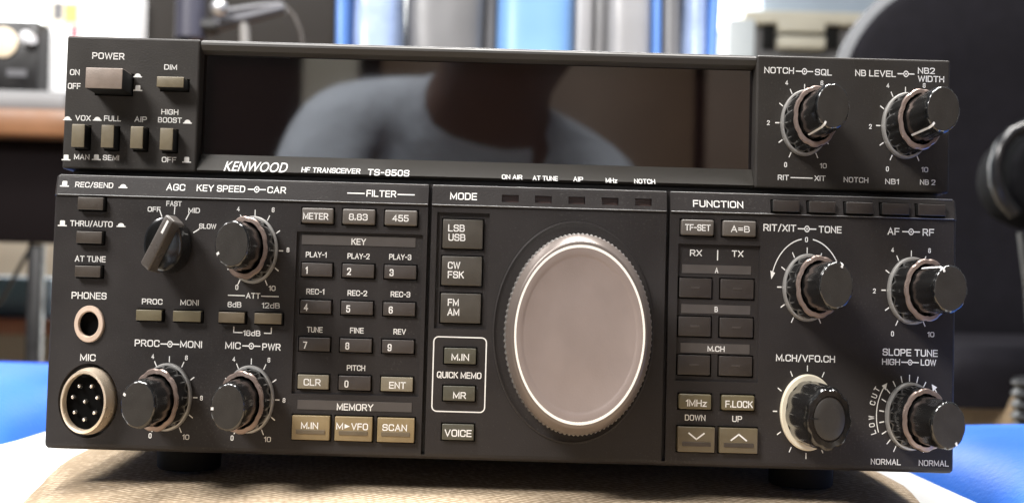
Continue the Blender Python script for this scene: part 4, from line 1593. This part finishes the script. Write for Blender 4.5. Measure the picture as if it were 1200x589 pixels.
# seat
bm = bmesh.new()
sz = at(1160, 405, .9).z
pad(bm, c0.x - .14, c0.x + .30, .56, .86, sz - .05, sz, .03, .004, 24, 24)
o = opart('seat', bm, FAB)
bm = bmesh.new()
tube(bm, [(c0.x + .06, .75, -.5), (c0.x + .06, .75, sz - .05)], .022, 24)
tube(bm, [(c0.x - .16, .75, -.52), (c0.x + .28, .75, -.52)], .018, 14)
tube(bm, [(c0.x + .06, .54, -.52), (c0.x + .06, .96, -.52)], .018, 14)
opart('pedestal_base', bm, BLKPL)
# beige pouffe on the floor under the office chair
pf = pf_bm = bmesh.new()
e0, e1 = at(1118, 440, .95), at(1330, 436, .95)
pad(pf_bm, e0.x, e1.x, .50, .95, -.549, e0.z + .012, .06, .012, 24, 24, .01)
tag(centre_origin(link('floor_pouffe', pf_bm, weave('brown_beige_cloth', (.34, .26, .16), (.22, .16, .10), 200, bump=.4), smooth=60)), 'brownish beige pouffe on the floor between the blue bolster and the black office chair', 'pouffe')
# armrest: glossy black loop with a matte pad
bm = bmesh.new()
AD = .80
tube(bm, [at(1190, 250, AD), at(1176, 234, AD), at(1168, 214, AD), at(1167, 194, AD), at(1173, 172, AD), at(1186, 156, AD), at(1204, 147, AD), at(1235, 144, AD)], .0055, 18)
opart('arm_loop', bm, mat('gloss_black_arm', (.010, .010, .011), .2, spec=.5))
bm = bmesh.new()
pts = [at(px, py, AD + .004) for px, py in ((1196, 252), (1181, 232), (1176, 212), (1178, 190), (1187, 170), (1204, 158), (1236, 154), (1266, 170), (1268, 235), (1232, 268))]
a = [bm.verts.new(p + Vector((0, -.012, 0))) for p in pts]; b = [bm.verts.new(p + Vector((0, .05, 0))) for p in pts]
bm.faces.new(a); bm.faces.new(b[::-1])
for i in range(len(pts)):
    bm.faces.new((a[i], a[(i + 1) % len(pts)], b[(i + 1) % len(pts)], b[i]))
bmesh.ops.recalc_face_normals(bm, faces=bm.faces)
bmesh.ops.bevel(bm, geom=list(bm.edges), offset=.006, segments=3, affect='EDGES', profile=.5)
opart('arm_pad', bm, mat('matte_arm_pad', (.005, .005, .006), .8, spec=.05, bump=.3, bscale=500))
bm = bmesh.new(); tube(bm, [at(1215, 270, AD + .02), at(1222, 330, AD + .02), at(1228, 420, AD + .04)], .014, 16)
opart('arm_post', bm, BLKPL)
# ribbed sleeve of another hose-like support near the seat
bm = bmesh.new()
add_lathe(bm, [(20 + (2.2 if i % 2 else -1.2), i * 4.2) for i in range(11)], 32)
o = link('ribbed_sleeve', bm, BLKPL, oc, smooth=60)
o.rotation_euler = (R(-90), 0, 0)
o.location = at(1221, 508, .78) - Vector(oc.location)

# ------------------------------------------------------------------ behind the camera: what the dark display reflects
DOORW = mat('brown_door_wood', (.15, .095, .058), .5, vary=.15, vscale=5)
bm = bmesh.new()
add_box(bm, (-5, -3.4, -.55), (5, -3.3, 2.3))
tag(link('rear_wall', bm, mat('dark_brown_wall', (.018, .013, .012), .7)), 'dark brown wall behind the photographer', 'wall')
cl = empty('wooden_wardrobe', (.6, -2.4, -.55))
tag(cl, 'brown wooden wardrobe with narrow dark gaps behind the photographer', 'wardrobe')
for x0, x1 in ((-.30, .04), (.062, .53), (.56, 1.3)):
    dpart('wardrobe_door', (x0, -2.42, -.54), (x1, -2.38, 1.6), DOORW, .004, root=cl)
dpart('wardrobe_body', (-.32, -2.9, -.55), (1.32, -2.43, 1.62), DARKB, .004, root=cl)
bm = bmesh.new()
add_box(bm, (-.52, -2.5, -.55), (-.37, -2.45, 1.5), .004)
tag(centre_origin(link('pale_door', bm, mat('pale_door_paint', (.55, .52, .44), .6), smooth=40)), 'narrow pale door beside the brown wardrobe', 'door')

# the photographer, leaning in behind the camera
SKIN = mat('skin', (.10, .056, .040), .55, vary=.06, vscale=40)  # darkened to put the shade of a backlit head into the colour
SHIRT = mat('pale_blue_shirt', (.43, .475, .545), .8, vary=.10, vscale=16, bump=.3, bscale=300)
_bp = SHIRT.node_tree.nodes['Bump']
_bp.inputs['Distance'].default_value = .02
_bp.inputs['Strength'].default_value = .8
[n for n in SHIRT.node_tree.nodes if n.type == 'TEX_NOISE'][-1].inputs['Scale'].default_value = 14
HAIR = mat('dark_hair', (.012, .009, .008), .6)
PX, PY, PZ = -.112, -.80, 0.0
man = empty('person', (PX, PY, -.55), (0, R(7), R(-10)))
man.scale = (1.16, 1.1, 1.0)
tag(man, 'person in a pale blue shirt crouching behind the camera, mirrored in the display', 'person')


def skinned(name, verts, edges, radii, m, levels=2, root=0):
    me = bpy.data.meshes.new(name)
    me.from_pydata(verts, edges, [])
    o = bpy.data.objects.new(name, me)
    col.objects.link(o)
    o.modifiers.new('skin', 'SKIN').use_smooth_shade = True
    for i, r in enumerate(radii):
        me.skin_vertices[0].data[i].radius = r if isinstance(r, tuple) else (r, r)
        me.skin_vertices[0].data[i].use_root = (i == root)
    s = o.modifiers.new('sub', 'SUBSURF'); s.levels = s.render_levels = levels
    bpy.context.view_layer.update()
    dg = bpy.context.evaluated_depsgraph_get()
    new = bpy.data.meshes.new_from_object(o.evaluated_get(dg))
    o.modifiers.clear(); o.data = new; new.name = name
    bpy.data.meshes.remove(me)
    new.materials.clear(); new.materials.append(m)
    for p in new.polygons: p.use_smooth = True
    o.parent = man
    return o


def body_pts():
    """joints in the person's own metres: x across (narrowed like everything in the picture), y forward to the set, z up from the floor"""
    V, E, Rr = [], [], []
    def add(p, r, par=None):
        V.append(p); Rr.append(r)
        if par is not None: E.append((par, len(V) - 1))
        return len(V) - 1
    pel = add((0, -.16, .36), (.11, .12))
    sp = add((0, -.10, .52), (.11, .10), pel)
    ch = add((0, -.03, .66), (.13, .10), sp)
    nk0 = add((0, .045, .775), (.05, .05), ch)
    nk = add((0, .10, .82), (.050, .045), nk0)
    hd0 = add((0, .155, .845), (.072, .074), nk)
    hd1 = add((0, .165, .90), (.080, .086), hd0)
    hd2 = add((0, .155, .955), (.064, .070), hd1)
    for s in (-1, 1):
        sh = add((s * .088, .0, .786 if s < 0 else .778), (.052, .052), ch)
        ar0 = add((s * .130, .01, .762 if s < 0 else .745), (.048, .048), sh)
        el = add((s * .160, .12, .53), (.028, .032), ar0)
        wr = add((s * .085, .33, .51), (.019, .022), el)
        pm = add((s * .070, .39, .525), (.022, .017), wr)
        for k, (dx, dz, l) in enumerate(((.016, .014, .034), (.006, .018, .040), (-.005, .018, .037), (-.015, .012, .030))):
            f1 = add((s * .070 + dx, .415, .525 + dz), .0065, pm)
            f2 = add((s * .070 + dx - s * .006, .415 + l * .6, .530 + dz), .0058, f1)
            f3 = add((s * .070 + dx - s * .016, .415 + l, .522 + dz), .005, f2)
        t1 = add((s * .050, .385, .545), .0075, pm)
        t2 = add((s * .038, .405, .555), .0062, t1)
        hp = add((s * .075, -.12, .33), (.075, .085), pel)
        kn = add((s * .16, .20, .34), (.055, .062), hp)
        an = add((s * .14, .02, .07), (.032, .036), kn)
        to = add((s * .15, .16, .035), (.032, .028), an)
    return V, E, Rr


V, E, Rr = body_pts()
bod = skinned('body', V, E, Rr, SKIN)
bod.data.materials.append(SHIRT)
bod.data.materials.append(mat('dark_trousers', (.03, .032, .04), .8))
for p in bod.data.polygons:
    c = p.center
    if c.z < .40 and c.y < .30:
        p.material_index = 2
    elif c.y < .20 and c.z < .86 and not (abs(c.x) < .056 and c.z > .745 and c.y > .05):
        p.material_index = 1
def head_piece(name, build, m):
    bm = bmesh.new(); build(bm)
    return link(name, bm, m, man, smooth=60)
HC = Vector((0, .165, .905))
def hair(bm):
    bmesh.ops.create_uvsphere(bm, u_segments=32, v_segments=20, radius=1.0)
    for v in list(bm.verts):
        if v.co.z < -.15 or (v.co.y > .55 and v.co.z < .45):
            bm.verts.remove(v)
    for v in bm.verts:
        n_ = 1 + .04 * noise.noise(v.co * 5)
        v.co = HC + Vector((v.co.x * .082 * n_, v.co.y * .095 * n_ - .004, v.co.z * .092 * n_ + .018))
head_piece('hair', hair, HAIR)
def nose(bm):
    pts = [(-.009, .238, .893), (.009, .238, .893), (0, .262, .890), (0, .240, .925)]
    vs = [bm.verts.new(p) for p in pts]
    for f in ((0, 1, 2), (0, 2, 3), (1, 3, 2), (0, 3, 1)): bm.faces.new([vs[i] for i in f])
    bmesh.ops.recalc_face_normals(bm, faces=bm.faces)
head_piece('nose', nose, SKIN)
for s in (-1, 1):
    def eye(bm):
        bmesh.ops.create_uvsphere(bm, u_segments=16, v_segments=10, radius=.0085, matrix=Matrix.Translation((s * .023, .236, .918)))
    head_piece('eye', eye, mat('eye', (.25, .24, .23), .2) if s < 0 else bpy.data.materials['eye'])
    def ear(bm):
        bmesh.ops.create_uvsphere(bm, u_segments=14, v_segments=10, radius=1.0)
        for v in bm.verts: v.co = Vector((s * .080 + v.co.x * .007, .155 + v.co.y * .014, .905 + v.co.z * .026))
    head_piece('ear', ear, SKIN)
def mouth(bm):
    tube(bm, [(-.020, .236, .868), (0, .244, .866), (.020, .236, .868)], .0045, 10)
head_piece('mouth', mouth, mat('lips', (.16, .06, .05), .5))
